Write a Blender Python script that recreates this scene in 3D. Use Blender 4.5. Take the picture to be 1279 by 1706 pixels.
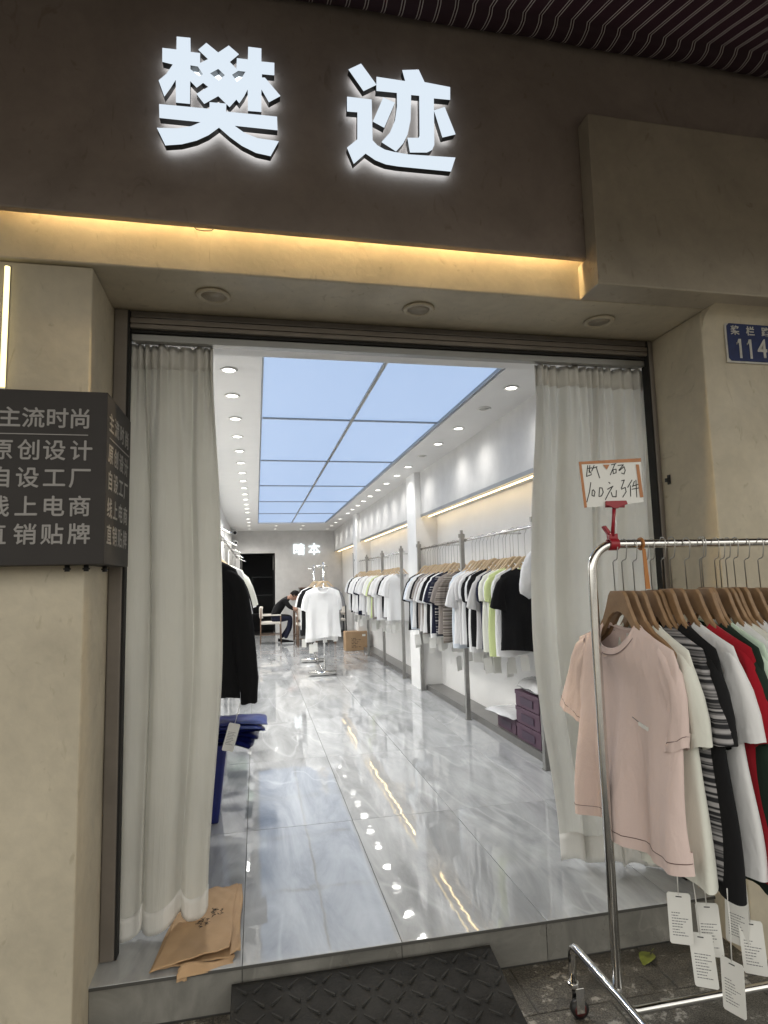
import bpy, bmesh, math, random
from mathutils import Vector, Matrix
from mathutils.geometry import tessellate_polygon
PI = math.pi
R = math.radians
for o in list(bpy.data.objects): bpy.data.objects.remove(o)
scene = bpy.context.scene
COL = scene.collection

# ------------------------------------------------------------------ camera
def cam_axes(yaw, pitch, roll):
    M = (Matrix.Rotation(yaw, 3, 'Z') @ Matrix.Rotation(pitch, 3, 'X') @ Matrix.Rotation(roll, 3, 'Y'))
    return M.col[0], M.col[1], M.col[2]
cd = bpy.data.cameras.new('camera')
cam = bpy.data.objects.new('camera', cd); COL.objects.link(cam)
rt, fw, up = cam_axes(R(-11.7914), R(6.2885), R(1.4265))
mw = Matrix.Identity(4)
for i in range(3):
    mw[i][0] = rt[i]; mw[i][1] = up[i]; mw[i][2] = -fw[i]
mw[0][3], mw[1][3], mw[2][3] = 0, 0, 1.35
cam.matrix_world = mw
cd.sensor_fit = 'VERTICAL'; cd.sensor_height = 36; cd.sensor_width = 27
cd.lens = 36 * 1026.75 / 1706
cd.clip_start = 0.05; cd.clip_end = 3000
scene.camera = cam

# ------------------------------------------------------------------ world, sun, exposure
world = bpy.data.worlds.new('World'); scene.world = world; world.use_nodes = True
wn = world.node_tree.nodes; wl = world.node_tree.links; wn.clear()
sky = wn.new('ShaderNodeTexSky'); sky.sky_type = 'NISHITA'; sky.sun_disc = False
sky.sun_elevation = R(60); sky.sun_rotation = R(0)
sky.air_density = 1.0; sky.dust_density = 4.0; sky.ozone_density = 0.4
hs = wn.new('ShaderNodeHueSaturation'); hs.inputs['Saturation'].default_value = 0.10      # cloud cover greys the sky
tint = wn.new('ShaderNodeMix'); tint.data_type = 'RGBA'; tint.blend_type = 'MULTIPLY'; tint.inputs[0].default_value = 1
tint.inputs[7].default_value = (1.0, 0.955, 0.86, 1)
bg = wn.new('ShaderNodeBackground'); bg.inputs['Strength'].default_value = 0.15
wo = wn.new('ShaderNodeOutputWorld')
wl.new(sky.outputs[0], hs.inputs['Color']); wl.new(hs.outputs[0], tint.inputs[6]); wl.new(tint.outputs[2], bg.inputs[0]); wl.new(bg.outputs[0], wo.inputs[0])
sd = bpy.data.lights.new('sun', 'SUN'); sd.energy = 0.8; sd.angle = R(20); sd.color = (1, .96, .9)
sun = bpy.data.objects.new('sun', sd); COL.objects.link(sun)
sun.rotation_euler = Vector((0, -math.cos(R(60)), -math.sin(R(60)))).to_track_quat('-Z', 'Y').to_euler()
sun.location = (0, 20, 20)
vs = scene.view_settings
vs.view_transform = 'Standard'; vs.look = 'None'; vs.exposure = 1.75; vs.gamma = 1; vs.use_curve_mapping = False
scene.render.engine = 'CYCLES'
cy = scene.cycles
cy.use_denoising = True
try: cy.denoiser = 'OPENIMAGEDENOISE'
except Exception: pass
cy.max_bounces = 7; cy.diffuse_bounces = 4; cy.glossy_bounces = 3; cy.transmission_bounces = 4; cy.transparent_max_bounces = 6
cy.caustics_reflective = False; cy.caustics_refractive = False
cy.sample_clamp_indirect = 4

rnd = random.Random(7)

# ------------------------------------------------------------------ helpers
class MB:
    def __init__(s): s.v = []; s.f = []; s.smooth = []
    def add(s, vs, fs, sm=False):
        k = len(s.v); s.v += [tuple(p) for p in vs]
        for f in fs: s.f.append(tuple(i + k for i in f)); s.smooth.append(sm)
        return s
    def box(s, x0, x1, y0, y1, z0, z1):
        return s.add([(x0,y0,z0),(x1,y0,z0),(x1,y1,z0),(x0,y1,z0),(x0,y0,z1),(x1,y0,z1),(x1,y1,z1),(x0,y1,z1)],
                     [(0,3,2,1),(4,5,6,7),(0,1,5,4),(1,2,6,5),(2,3,7,6),(3,0,4,7)])
    def loft(s, rings, closed=True, cap0=False, cap1=False, sm=True):
        n = len(rings[0]); vs = [p for r in rings for p in r]; fs = []
        for i in range(len(rings) - 1):
            for j in range(n if closed else n - 1):
                a = i*n + j; b = i*n + (j+1) % n
                fs.append((a, b, b+n, a+n))
        if cap0: fs.append(tuple(range(n))[::-1])
        if cap1: fs.append(tuple((len(rings)-1)*n + i for i in range(n)))
        return s.add(vs, fs, sm)
    def tube(s, path, r, n=8, cap=True, loop=False):
        P = [Vector(p) for p in path]; m = len(P); rings = []
        rs = r if isinstance(r, (list, tuple)) else [r]*m
        prev = None
        for i in range(m):
            if loop: t = P[(i+1) % m] - P[i-1]
            else: t = P[min(i+1, m-1)] - P[max(i-1, 0)]
            t.normalize()
            if prev is None:
                a = Vector((0,0,1)) if abs(t.z) < .9 else Vector((1,0,0))
                u = t.cross(a).normalized()
            else:
                u = (prev - t*prev.dot(t))
                u = u.normalized() if u.length > 1e-6 else t.orthogonal().normalized()
            prev = u; w = t.cross(u)
            rings.append([P[i] + (u*math.cos(2*PI*k/n) + w*math.sin(2*PI*k/n))*rs[i] for k in range(n)])
        if loop: rings.append(rings[0])
        return s.loft(rings, True, cap and not loop, cap and not loop)
    def cyl(s, c, r, h, n=24, axis='z', sm=True):
        ax = {'x': Vector((1,0,0)), 'y': Vector((0,1,0)), 'z': Vector((0,0,1))}[axis]
        u = ax.orthogonal().normalized(); w = ax.cross(u); c = Vector(c)
        ring = lambda d: [c + ax*d + (u*math.cos(2*PI*k/n)+w*math.sin(2*PI*k/n))*r for k in range(n)]
        return s.loft([ring(0), ring(h)], True, True, True, sm)
    def prism(s, outer, holes, fn, w0, w1):
        """polygon with holes extruded; fn(u,v,w)->xyz"""
        loops = [outer] + list(holes)
        flat = [p for l in loops for p in l]
        tris = tessellate_polygon([[Vector((p[0], p[1], 0)) for p in l] for l in loops])
        n = len(flat)
        vs = [fn(p[0], p[1], w0) for p in flat] + [fn(p[0], p[1], w1) for p in flat]
        fs = [tuple(t) for t in tris] + [tuple(i+n for i in t)[::-1] for t in tris]
        k = 0
        for l in loops:
            m = len(l)
            for j in range(m):
                a = k+j; b = k+(j+1) % m
                fs.append((a, b, b+n, a+n))
            k += m
        return s.add(vs, fs)
    def mesh(s, name):
        me = bpy.data.meshes.new(name); me.from_pydata(s.v, [], s.f)
        me.polygons.foreach_set('use_smooth', s.smooth)
        me.update()
        bm = bmesh.new(); bm.from_mesh(me); bmesh.ops.recalc_face_normals(bm, faces=bm.faces); bm.to_mesh(me); bm.free()
        return me

def link(name, data, mat=None, parent=None, loc=None, rot=None, bevel=0):
    o = bpy.data.objects.new(name, data); COL.objects.link(o)
    if parent: o.parent = parent
    if loc: o.location = loc
    if rot: o.rotation_euler = rot
    if mat is not None and data is not None:
        if not data.materials: data.materials.append(mat)
        elif data.materials[0] is not mat:
            o.material_slots[0].link = 'OBJECT'; o.material_slots[0].material = mat
    if bevel:
        m = o.modifiers.new('bevel', 'BEVEL'); m.width = bevel; m.segments = 2; m.limit_method = 'ANGLE'; m.angle_limit = R(40)
    return o
def obj(name, mb, mat, parent=None, bevel=0, **k):
    return link(name, mb.mesh(name), mat, parent, bevel=bevel, **k)
def tag(o, label, cat, group=None):
    o['label'] = label; o['category'] = cat
    if group: o['group'] = group
    return o
def thing(name, label, cat, loc=(0,0,0), rot=(0,0,0), group=None):
    o = bpy.data.objects.new(name, None); COL.objects.link(o); o.location = loc; o.rotation_euler = rot
    o.empty_display_size = .1
    return tag(o, label, cat, group)
def struct(name, mb, mat, bevel=0):
    o = obj(name, mb, mat, bevel=bevel); o['kind'] = 'structure'; return o
def text_mesh(body, size, offset=0.0, extrude=0.0, mapf=None, align='CENTER'):
    """glyphs from the built-in font as a mesh, local XY plane"""
    cu = bpy.data.curves.new('txt', 'FONT'); cu.body = body; cu.size = size; cu.offset = offset; cu.extrude = extrude
    cu.align_x = align; cu.align_y = 'CENTER'; cu.resolution_u = 3
    ob = bpy.data.objects.new('txt', cu); COL.objects.link(ob)
    bpy.context.view_layer.update()
    dg = bpy.context.evaluated_depsgraph_get()
    me = bpy.data.meshes.new_from_object(ob.evaluated_get(dg))
    bpy.data.objects.remove(ob); bpy.data.curves.remove(cu)
    return me
def join_meshes(name, items):
    """items: (mesh, matrix)"""
    mb = MB()
    for me, M in items:
        mb.add([M @ v.co for v in me.vertices], [tuple(p.vertices) for p in me.polygons])
    return mb
ORD = ['first','second','third','fourth','fifth','sixth','seventh','eighth','ninth','tenth','eleventh','twelfth','thirteenth','fourteenth','fifteenth','sixteenth','seventeenth','eighteenth','nineteenth','twentieth','twenty-first','twenty-second','twenty-third','twenty-fourth','twenty-fifth']

# ------------------------------------------------------------------ materials
def newmat(name):
    m = bpy.data.materials.new(name); m.use_nodes = True
    nt = m.node_tree; b = nt.nodes['Principled BSDF']
    return m, nt, b
def N(nt, t, **k):
    n = nt.nodes.new(t)
    for a, v in k.items(): setattr(n, a, v)
    return n
def plain(name, col, rough=.6, metal=0, spec=.5, var=0.0, vscale=6, bump=0, bscale=60, coords='Object', emit=None, estr=0):
    m, nt, b = newmat(name)
    b.inputs['Base Color'].default_value = (*col, 1); b.inputs['Roughness'].default_value = rough
    b.inputs['Metallic'].default_value = metal; b.inputs['Specular IOR Level'].default_value = spec
    tc = N(nt, 'ShaderNodeTexCoord')
    if var:
        n = N(nt, 'ShaderNodeTexNoise'); n.inputs['Scale'].default_value = vscale; n.inputs['Detail'].default_value = 5; n.inputs['Roughness'].default_value = .62
        nt.links.new(tc.outputs[coords], n.inputs['Vector'])
        r = N(nt, 'ShaderNodeValToRGB')
        lo = [max(0, c*(1-var)) for c in col]; hi = [min(1, c*(1+var)) for c in col]
        r.color_ramp.elements[0].color = (*lo, 1); r.color_ramp.elements[1].color = (*hi, 1)
        r.color_ramp.elements[0].position = .3; r.color_ramp.elements[1].position = .72
        nt.links.new(n.outputs['Fac'], r.inputs[0]); nt.links.new(r.outputs[0], b.inputs['Base Color'])
    if bump:
        n2 = N(nt, 'ShaderNodeTexNoise'); n2.inputs['Scale'].default_value = bscale; n2.inputs['Detail'].default_value = 4
        nt.links.new(tc.outputs[coords], n2.inputs['Vector'])
        bp = N(nt, 'ShaderNodeBump'); bp.inputs['Strength'].default_value = bump; bp.inputs['Distance'].default_value = .01
        nt.links.new(n2.outputs['Fac'], bp.inputs['Height']); nt.links.new(bp.outputs[0], b.inputs['Normal'])
    if emit:
        b.inputs['Emission Color'].default_value = (*emit, 1); b.inputs['Emission Strength'].default_value = estr
    return m
def plaster(name, col, rough=.62):
    """trowelled art plaster: mottled tone, burnished patches, faint scuffs"""
    m, nt, b = newmat(name)
    tc = N(nt, 'ShaderNodeTexCoord')
    n1 = N(nt, 'ShaderNodeTexNoise'); n1.inputs['Scale'].default_value = 2.3; n1.inputs['Detail'].default_value = 7; n1.inputs['Roughness'].default_value = .6; n1.inputs['Distortion'].default_value = .6
    n2 = N(nt, 'ShaderNodeTexNoise'); n2.inputs['Scale'].default_value = 26; n2.inputs['Detail'].default_value = 8; n2.inputs['Distortion'].default_value = .4
    n3 = N(nt, 'ShaderNodeTexNoise'); n3.inputs['Scale'].default_value = 4.2; n3.inputs['Detail'].default_value = 8; n3.inputs['Roughness'].default_value = .75
    for n in (n1, n2, n3): nt.links.new(tc.outputs['Object'], n.inputs['Vector'])
    r1 = N(nt, 'ShaderNodeValToRGB')
    r1.color_ramp.elements[0].color = (*[c*.80 for c in col], 1); r1.color_ramp.elements[1].color = (*[min(1, c*1.1) for c in col], 1)
    r1.color_ramp.elements[0].position = .32; r1.color_ramp.elements[1].position = .7
    nt.links.new(n1.outputs['Fac'], r1.inputs[0])
    r2 = N(nt, 'ShaderNodeValToRGB')
    r2.color_ramp.elements[0].color = (.965,.965,.965,1); r2.color_ramp.elements[1].color = (1.03,1.03,1.02,1)
    r2.color_ramp.elements[0].position = .35; r2.color_ramp.elements[1].position = .65
    nt.links.new(n2.outputs['Fac'], r2.inputs[0])
    mx = N(nt, 'ShaderNodeMix', data_type='RGBA', blend_type='MULTIPLY'); mx.inputs[0].default_value = 1
    nt.links.new(r1.outputs[0], mx.inputs[6]); nt.links.new(r2.outputs[0], mx.inputs[7])
    # sparse dark scuffs
    v = N(nt, 'ShaderNodeTexNoise'); v.inputs['Scale'].default_value = 7; v.inputs['Detail'].default_value = 9; v.inputs['Distortion'].default_value = 2.5
    mp = N(nt, 'ShaderNodeMapping'); mp.inputs['Scale'].default_value = (1.7, 1, .8); mp.inputs['Rotation'].default_value = (0, .6, 0)
    nt.links.new(tc.outputs['Object'], mp.inputs[0]); nt.links.new(mp.outputs[0], v.inputs['Vector'])
    r3 = N(nt, 'ShaderNodeValToRGB')
    r3.color_ramp.elements[0].color = (1,1,1,1); r3.color_ramp.elements[1].color = (.72,.7,.66,1)
    r3.color_ramp.elements[0].position = .62; r3.color_ramp.elements[1].position = .72
    nt.links.new(v.outputs['Fac'], r3.inputs[0])
    mx2 = N(nt, 'ShaderNodeMix', data_type='RGBA', blend_type='MULTIPLY'); mx2.inputs[0].default_value = .7
    nt.links.new(mx.outputs[2], mx2.inputs[6]); nt.links.new(r3.outputs[0], mx2.inputs[7])
    nt.links.new(mx2.outputs[2], b.inputs['Base Color'])
    rr = N(nt, 'ShaderNodeMapRange'); rr.inputs[1].default_value = .45; rr.inputs[2].default_value = .68; rr.inputs[3].default_value = rough; rr.inputs[4].default_value = rough*.6
    nt.links.new(n3.outputs['Fac'], rr.inputs[0]); nt.links.new(rr.outputs[0], b.inputs['Roughness'])
    bp = N(nt, 'ShaderNodeBump'); bp.inputs['Strength'].default_value = .18; bp.inputs['Distance'].default_value = .006
    nt.links.new(n2.outputs['Fac'], bp.inputs['Height']); nt.links.new(bp.outputs[0], b.inputs['Normal'])
    return m
def emitter(name, col, s):
    m, nt, b = newmat(name)
    b.inputs['Base Color'].default_value = (.06,.06,.06,1)
    b.inputs['Emission Color'].default_value = (*col, 1); b.inputs['Emission Strength'].default_value = s
    return m

M = {}
M['plaster'] = plaster('plaster_taupe', (.545, .485, .372))
M['plaster_dark_shade'] = plaster('plaster_fascia', (.345, .290, .258), .6)  # slightly darker plaster, with awning shade also put into its colour
M['plaster_panel'] = plaster('plaster_panel', (.40, .352, .28), .42)
M['white_wall'] = plain('white_wall_paint', (.79,.785,.77), .55, var=.03, vscale=3, bump=.03)
M['grey_wall'] = plain('art_paint_grey', (.56,.55,.535), .5, var=.08, vscale=5, bump=.06, bscale=30)
M['ceil'] = plain('ceiling_paint', (.70,.695,.685), .6, var=.02)
M['alu'] = plain('aluminium_trim', (.32,.32,.31), .35, .8)
M['alu_dark'] = plain('dark_aluminium', (.15,.135,.12), .42, .6, var=.15, vscale=9)
M['brown_metal'] = plain('brown_shutter_metal', (.20,.175,.15), .5, .3, var=.12, vscale=7)
M['black_gap'] = plain('dark_recess', (.012,.011,.01), .8)
M['chrome'] = plain('chrome', (.72,.71,.69), .12, 1, var=.06, vscale=25)
M['wire'] = plain('steel_wire', (.42,.41,.39), .3, 1)
M['steel_post'] = plain('brushed_steel_post', (.36,.355,.34), .36, .85, var=.1, vscale=14)
M['wood'] = plain('hanger_wood', (.27,.165,.085), .5, var=.18, vscale=22, bump=.05)
M['wood_pale'] = plain('pale_hanger_wood', (.62,.47,.30), .5, var=.12, vscale=22)
M['wood_table'] = plain('walnut_table', (.16,.10,.065), .45, var=.2, vscale=12)
M['card'] = plain('kraft_carton', (.36,.235,.13), .8, var=.12, vscale=5, bump=.1, bscale=80)
M['kraft'] = plain('kraft_paper', (.46,.30,.165), .72, var=.14, vscale=4, bump=.35, bscale=9)
M['paper'] = plain('white_paper', (.78,.775,.74), .6)
M['tagpaper'] = plain('tag_card', (.76,.755,.72), .45, var=.04)
M['orange'] = plain('orange_plastic', (.42,.16,.03), .4)
M['ink'] = plain('black_ink', (.02,.02,.022), .7)
M['ink_grey'] = plain('grey_print', (.16,.16,.17), .7)
M['tape'] = plain('orange_tape', (.42,.16,.045), .35, var=.15, vscale=30)
M['red_plastic'] = plain('red_plastic', (.30,.012,.022), .35)
M['purple'] = plain('purple_carton', (.085,.042,.07), .55, var=.1)
M['purple_dark'] = plain('purple_print', (.055,.034,.06), .55)
M['plinth'] = plain('grey_plinth_stone', (.13,.125,.118), .3, var=.12, vscale=8)
M['rubber'] = plain('black_rubber', (.017,.017,.0165), .8, 0, .25, var=.5, vscale=7, bump=.25, bscale=120)
M['rubber_top'] = plain('worn_rubber', (.026,.026,.025), .75, 0, .3, var=.3, vscale=11)
M['sign_grey'] = plain('dark_grey_sheet_metal', (.034,.030,.028), .6, 0, .3, var=.08)
M['sign_letter'] = plain('pale_grey_cut_letters', (.30,.285,.27), .5)
M['letter_side'] = plain('black_letter_return', (.02,.025,.028), .4)
M['letter_face'] = emitter('lit_letter_acrylic', (.80,.90,1.0), .275)
M['letter_back'] = emitter('letter_halo_led', (.82,.92,1.0), 1.0)
M['led_warm'] = emitter('warm_led_strip', (1.0,.72,.34), 42)
M['led_back'] = emitter('warm_led_back_strip', (1.0,.72,.36), 2.6)
M['led_tube'] = emitter('warm_led_tube', (1.0,.84,.38), .75)
M['led_gold'] = emitter('gold_led_line', (1.0,.72,.30), 1.2)
M['panel'] = emitter('luminous_panel', (.50,.68,1.0), .228)
M['lens'] = emitter('lit_lens', (1,.97,.90), 2.2)
M['lens_off'] = plain('unlit_lens', (.42,.41,.38), .4)
M['fixture'] = plain('white_fixture', (.72,.71,.68), .4)
M['plate_blue'] = plain('blue_enamel', (.010,.022,.095), .65, var=.2, vscale=20)
M['plate_white'] = plain('white_enamel', (.52,.51,.47), .4, var=.12, vscale=40)
M['black_metal'] = plain('black_metal', (.02,.02,.02), .45, .3)
M['dark_room'] = plain('dark_room', (.018,.017,.017), .7)  # unlit back room, its darkness put into the lining colour
M['cushion'] = plain('cream_cushion', (.62,.58,.52), .8)
M['skin'] = plain('skin', (.48,.29,.21), .55)
M['hair'] = plain('black_hair', (.008,.007,.007), .8, 0, .2)
M['blue_bag'] = plain('blue_poly', (.010,.016,.13), .32, var=.25, vscale=8, bump=.4, bscale=14)
M['white_poly'] = plain('white_poly_bag', (.68,.68,.69), .25, var=.06, bump=.5, bscale=14)
M['leaf'] = plain('leaf_green', (.17,.20,.035), .5, var=.3, vscale=30)
M['caster_red'] = plain('red_wheel', (.09,.012,.012), .5)
M['cctv'] = plain('cctv_white', (.7,.7,.7), .35)

def cloth(name, col, sheen=.2, transl=0.0, weave=900):
    m, nt, b = newmat(name)
    tc = N(nt, 'ShaderNodeTexCoord')
    n = N(nt, 'ShaderNodeTexNoise'); n.inputs['Scale'].default_value = 5; n.inputs['Detail'].default_value = 4
    nt.links.new(tc.outputs['Object'], n.inputs['Vector'])
    r = N(nt, 'ShaderNodeValToRGB')
    r.color_ramp.elements[0].color = (*[c*.93 for c in col], 1); r.color_ramp.elements[1].color = (*[min(1, c*1.05) for c in col], 1)
    nt.links.new(n.outputs['Fac'], r.inputs[0]); nt.links.new(r.outputs[0], b.inputs['Base Color'])
    b.inputs['Roughness'].default_value = .88; b.inputs['Specular IOR Level'].default_value = .15
    b.inputs['Sheen Weight'].default_value = sheen if max(col) > .1 else .03
    n2 = N(nt, 'ShaderNodeTexNoise'); n2.inputs['Scale'].default_value = 9; n2.inputs['Detail'].default_value = 4; n2.inputs['Distortion'].default_value = 1.3
    mp = N(nt, 'ShaderNodeMapping'); mp.inputs['Scale'].default_value = (1, 1, .35) if not transl else (1.6, 1.6, .12)
    nt.links.new(tc.outputs['Object'], mp.inputs[0]); nt.links.new(mp.outputs[0], n2.inputs['Vector'])
    bp = N(nt, 'ShaderNodeBump'); bp.inputs['Strength'].default_value = .55; bp.inputs['Distance'].default_value = .014
    nt.links.new(n2.outputs['Fac'], bp.inputs['Height']); nt.links.new(bp.outputs[0], b.inputs['Normal'])
    n3 = N(nt, 'ShaderNodeTexNoise'); n3.inputs['Scale'].default_value = 230; n3.inputs['Detail'].default_value = 2
    mp3 = N(nt, 'ShaderNodeMapping'); mp3.inputs['Scale'].default_value = (1, 1, .6) if not transl else (1, 1, .12)
    nt.links.new(tc.outputs['Object'], mp3.inputs[0]); nt.links.new(mp3.outputs[0], n3.inputs['Vector'])
    bp3 = N(nt, 'ShaderNodeBump'); bp3.inputs['Strength'].default_value = .35; bp3.inputs['Distance'].default_value = .0015
    nt.links.new(n3.outputs['Fac'], bp3.inputs['Height']); nt.links.new(bp.outputs[0], bp3.inputs['Normal'])
    n4 = N(nt, 'ShaderNodeTexNoise'); n4.inputs['Scale'].default_value = 6.5; n4.inputs['Detail'].default_value = 2; n4.inputs['Distortion'].default_value = 1.8
    mp4 = N(nt, 'ShaderNodeMapping'); mp4.inputs['Rotation'].default_value = (0, .9, 0); mp4.inputs['Scale'].default_value = (1.6, 1, .5)
    nt.links.new(tc.outputs['Object'], mp4.inputs[0]); nt.links.new(mp4.outputs[0], n4.inputs['Vector'])
    s4 = N(nt, 'ShaderNodeMath', operation='SUBTRACT'); s4.inputs[1].default_value = .5; nt.links.new(n4.outputs['Fac'], s4.inputs[0])
    a4 = N(nt, 'ShaderNodeMath', operation='ABSOLUTE'); nt.links.new(s4.outputs[0], a4.inputs[0])
    r4 = N(nt, 'ShaderNodeMapRange'); r4.inputs[1].default_value = 0; r4.inputs[2].default_value = .14; r4.inputs[3].default_value = 1; r4.inputs[4].default_value = 0
    r4.interpolation_type = 'SMOOTHSTEP'; nt.links.new(a4.outputs[0], r4.inputs[0])
    bp4 = N(nt, 'ShaderNodeBump'); bp4.inputs['Strength'].default_value = .085 if not transl else .0; bp4.inputs['Distance'].default_value = .010
    nt.links.new(r4.outputs[0], bp4.inputs['Height']); nt.links.new(bp3.outputs[0], bp4.inputs['Normal'])
    bp = bp4; nt.links.new(bp.outputs[0], b.inputs['Normal'])
    if transl:
        t = N(nt, 'ShaderNodeBsdfTranslucent'); nt.links.new(r.outputs[0], t.inputs[0]); nt.links.new(bp.outputs[0], t.inputs['Normal'])
        mx = N(nt, 'ShaderNodeMixShader'); mx.inputs[0].default_value = transl
        nt.links.new(b.outputs[0], mx.inputs[1]); nt.links.new(t.outputs[0], mx.inputs[2])
        nt.links.new(mx.outputs[0], nt.nodes['Material Output'].inputs[0])
    return m
def striped(name, c1, c2, scale, axis='Z', noise=2.0, thr=.5):
    m, nt, b = newmat(name)
    tc = N(nt, 'ShaderNodeTexCoord')
    w = N(nt, 'ShaderNodeTexNoise', noise_dimensions='1D'); w.inputs['Scale'].default_value = scale; w.inputs['Detail'].default_value = noise
    sp = N(nt, 'ShaderNodeSeparateXYZ'); nt.links.new(tc.outputs['Object'], sp.inputs[0])
    nt.links.new(sp.outputs[axis], w.inputs['W'])
    r = N(nt, 'ShaderNodeValToRGB'); r.color_ramp.elements[0].color = (*c1, 1); r.color_ramp.elements[1].color = (*c2, 1)
    r.color_ramp.elements[0].position = thr-.08; r.color_ramp.elements[1].position = thr+.08
    nt.links.new(w.outputs['Fac'], r.inputs[0]); nt.links.new(r.outputs[0], b.inputs['Base Color'])
    b.inputs['Roughness'].default_value = .9; b.inputs['Specular IOR Level'].default_value = .15
    return m
CL = {'white': cloth('cotton_white', (.77,.77,.77)), 'cream': cloth('cotton_cream', (.73,.735,.66)), 'pink': cloth('cotton_pink', (.72,.575,.53)),
      'black': cloth('cotton_black', (.012,.012,.013)), 'red': cloth('cotton_red', (.33,.008,.018)), 'dark green': cloth('cotton_dark_green', (.016,.028,.02)),
      'mint': cloth('cotton_mint', (.60,.74,.60)), 'lime': cloth('cotton_lime', (.62,.70,.34)), 'light grey': cloth('cotton_light_grey', (.58,.57,.57)),
      'grey': cloth('cotton_grey', (.24,.24,.25)), 'navy': cloth('cotton_navy', (.018,.02,.038)), 'taupe': cloth('cotton_taupe', (.27,.24,.22)),
      'pale blue': cloth('cotton_pale_blue', (.62,.67,.73)),
      'grey-striped': striped('knit_grey_stripe', (.03,.03,.033), (.40,.385,.39), 75, noise=1.5, thr=.52),
      'brown-striped': striped('knit_brown_stripe', (.12,.10,.085), (.30,.27,.24), 60, noise=1, thr=.5),
      'navy-dotted': striped('knit_navy_stripe', (.015,.017,.03), (.45,.44,.43), 55, noise=1, thr=.6)}
M['curtain'] = cloth('sheer_curtain_cream', (.80,.79,.74), .1, .48)
M['curtain_sheer'] = cloth('sheer_curtain_white', (.86,.855,.82), .1, .66)
M['curtain_hem'] = cloth('curtain_hem', (.80,.785,.74), .1, .12)

# marble-look floor tile
def tile_mat(name, col, rough=.022, ior=1.7):
    m, nt, b = newmat(name)
    tc = N(nt, 'ShaderNodeTexCoord'); oi = N(nt, 'ShaderNodeObjectInfo')
    off = N(nt, 'ShaderNodeVectorMath', operation='SCALE'); off.inputs[0].default_value = (37, 91, 13)
    nt.links.new(oi.outputs['Random'], off.inputs['Scale'])
    ad = N(nt, 'ShaderNodeVectorMath', operation='ADD'); nt.links.new(tc.outputs['Object'], ad.inputs[0]); nt.links.new(off.outputs[0], ad.inputs[1])
    n1 = N(nt, 'ShaderNodeTexNoise'); n1.inputs['Scale'].default_value = 3.4; n1.inputs['Detail'].default_value = 10; n1.inputs['Roughness'].default_value = .66; n1.inputs['Distortion'].default_value = .8
    mp = N(nt, 'ShaderNodeMapping'); mp.inputs['Scale'].default_value = (1.25, .32, 1); mp.inputs['Rotation'].default_value = (0, 0, 1.05)
    nt.links.new(ad.outputs[0], mp.inputs[0]); nt.links.new(mp.outputs[0], n1.inputs['Vector'])
    r1 = N(nt, 'ShaderNodeValToRGB'); r1.color_ramp.elements[0].color = (*[c*.62 for c in col], 1); r1.color_ramp.elements[1].color = (*[min(1, c*1.22) for c in col], 1)
    r1.color_ramp.elements[0].position = .30; r1.color_ramp.elements[1].position = .74
    nt.links.new(n1.outputs['Fac'], r1.inputs[0])
    n2 = N(nt, 'ShaderNodeTexNoise'); n2.inputs['Scale'].default_value = .8; n2.inputs['Detail'].default_value = 4; n2.inputs['Distortion'].default_value = .8
    nt.links.new(mp.outputs[0], n2.inputs['Vector'])
    sb = N(nt, 'ShaderNodeMath', operation='SUBTRACT'); sb.inputs[1].default_value = .5; nt.links.new(n2.outputs['Fac'], sb.inputs[0])
    ab = N(nt, 'ShaderNodeMath', operation='ABSOLUTE'); nt.links.new(sb.outputs[0], ab.inputs[0])
    vr = N(nt, 'ShaderNodeMapRange'); vr.inputs[1].default_value = 0; vr.inputs[2].default_value = .010; vr.inputs[3].default_value = .24; vr.inputs[4].default_value = 0
    nt.links.new(ab.outputs[0], vr.inputs[0])
    mx = N(nt, 'ShaderNodeMix', data_type='RGBA'); nt.links.new(vr.outputs[0], mx.inputs[0]); nt.links.new(r1.outputs[0], mx.inputs[6])
    mx.inputs[7].default_value = (min(1, col[0]*1.6), min(1, col[1]*1.6), min(1, col[2]*1.6), 1)
    nt.links.new(mx.outputs[2], b.inputs['Base Color'])
    b.inputs['IOR'].default_value = ior
    n3 = N(nt, 'ShaderNodeTexNoise'); n3.inputs['Scale'].default_value = 5; n3.inputs['Detail'].default_value = 6
    nt.links.new(ad.outputs[0], n3.inputs['Vector'])
    rr = N(nt, 'ShaderNodeMapRange'); rr.inputs[1].default_value = .35; rr.inputs[2].default_value = .75; rr.inputs[3].default_value = rough*.75; rr.inputs[4].default_value = rough*2.0
    nt.links.new(n3.outputs['Fac'], rr.inputs[0]); nt.links.new(rr.outputs[0], b.inputs['Roughness'])
    n4 = N(nt, 'ShaderNodeTexNoise'); n4.inputs['Scale'].default_value = 6.5; n4.inputs['Detail'].default_value = 2
    nt.links.new(ad.outputs[0], n4.inputs['Vector'])
    bp = N(nt, 'ShaderNodeBump'); bp.inputs['Strength'].default_value = .028; bp.inputs['Distance'].default_value = .02
    nt.links.new(n4.outputs['Fac'], bp.inputs['Height']); nt.links.new(bp.outputs[0], b.inputs['Normal'])
    return m
M['tile'] = tile_mat('grey_marble_tile', (.455,.465,.47), .020, 1.8)
M['riser'] = tile_mat('grey_riser_tile', (.225,.218,.196), .3, 1.45)
M['grout'] = plain('dark_grout', (.07,.068,.062), .85)
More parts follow.
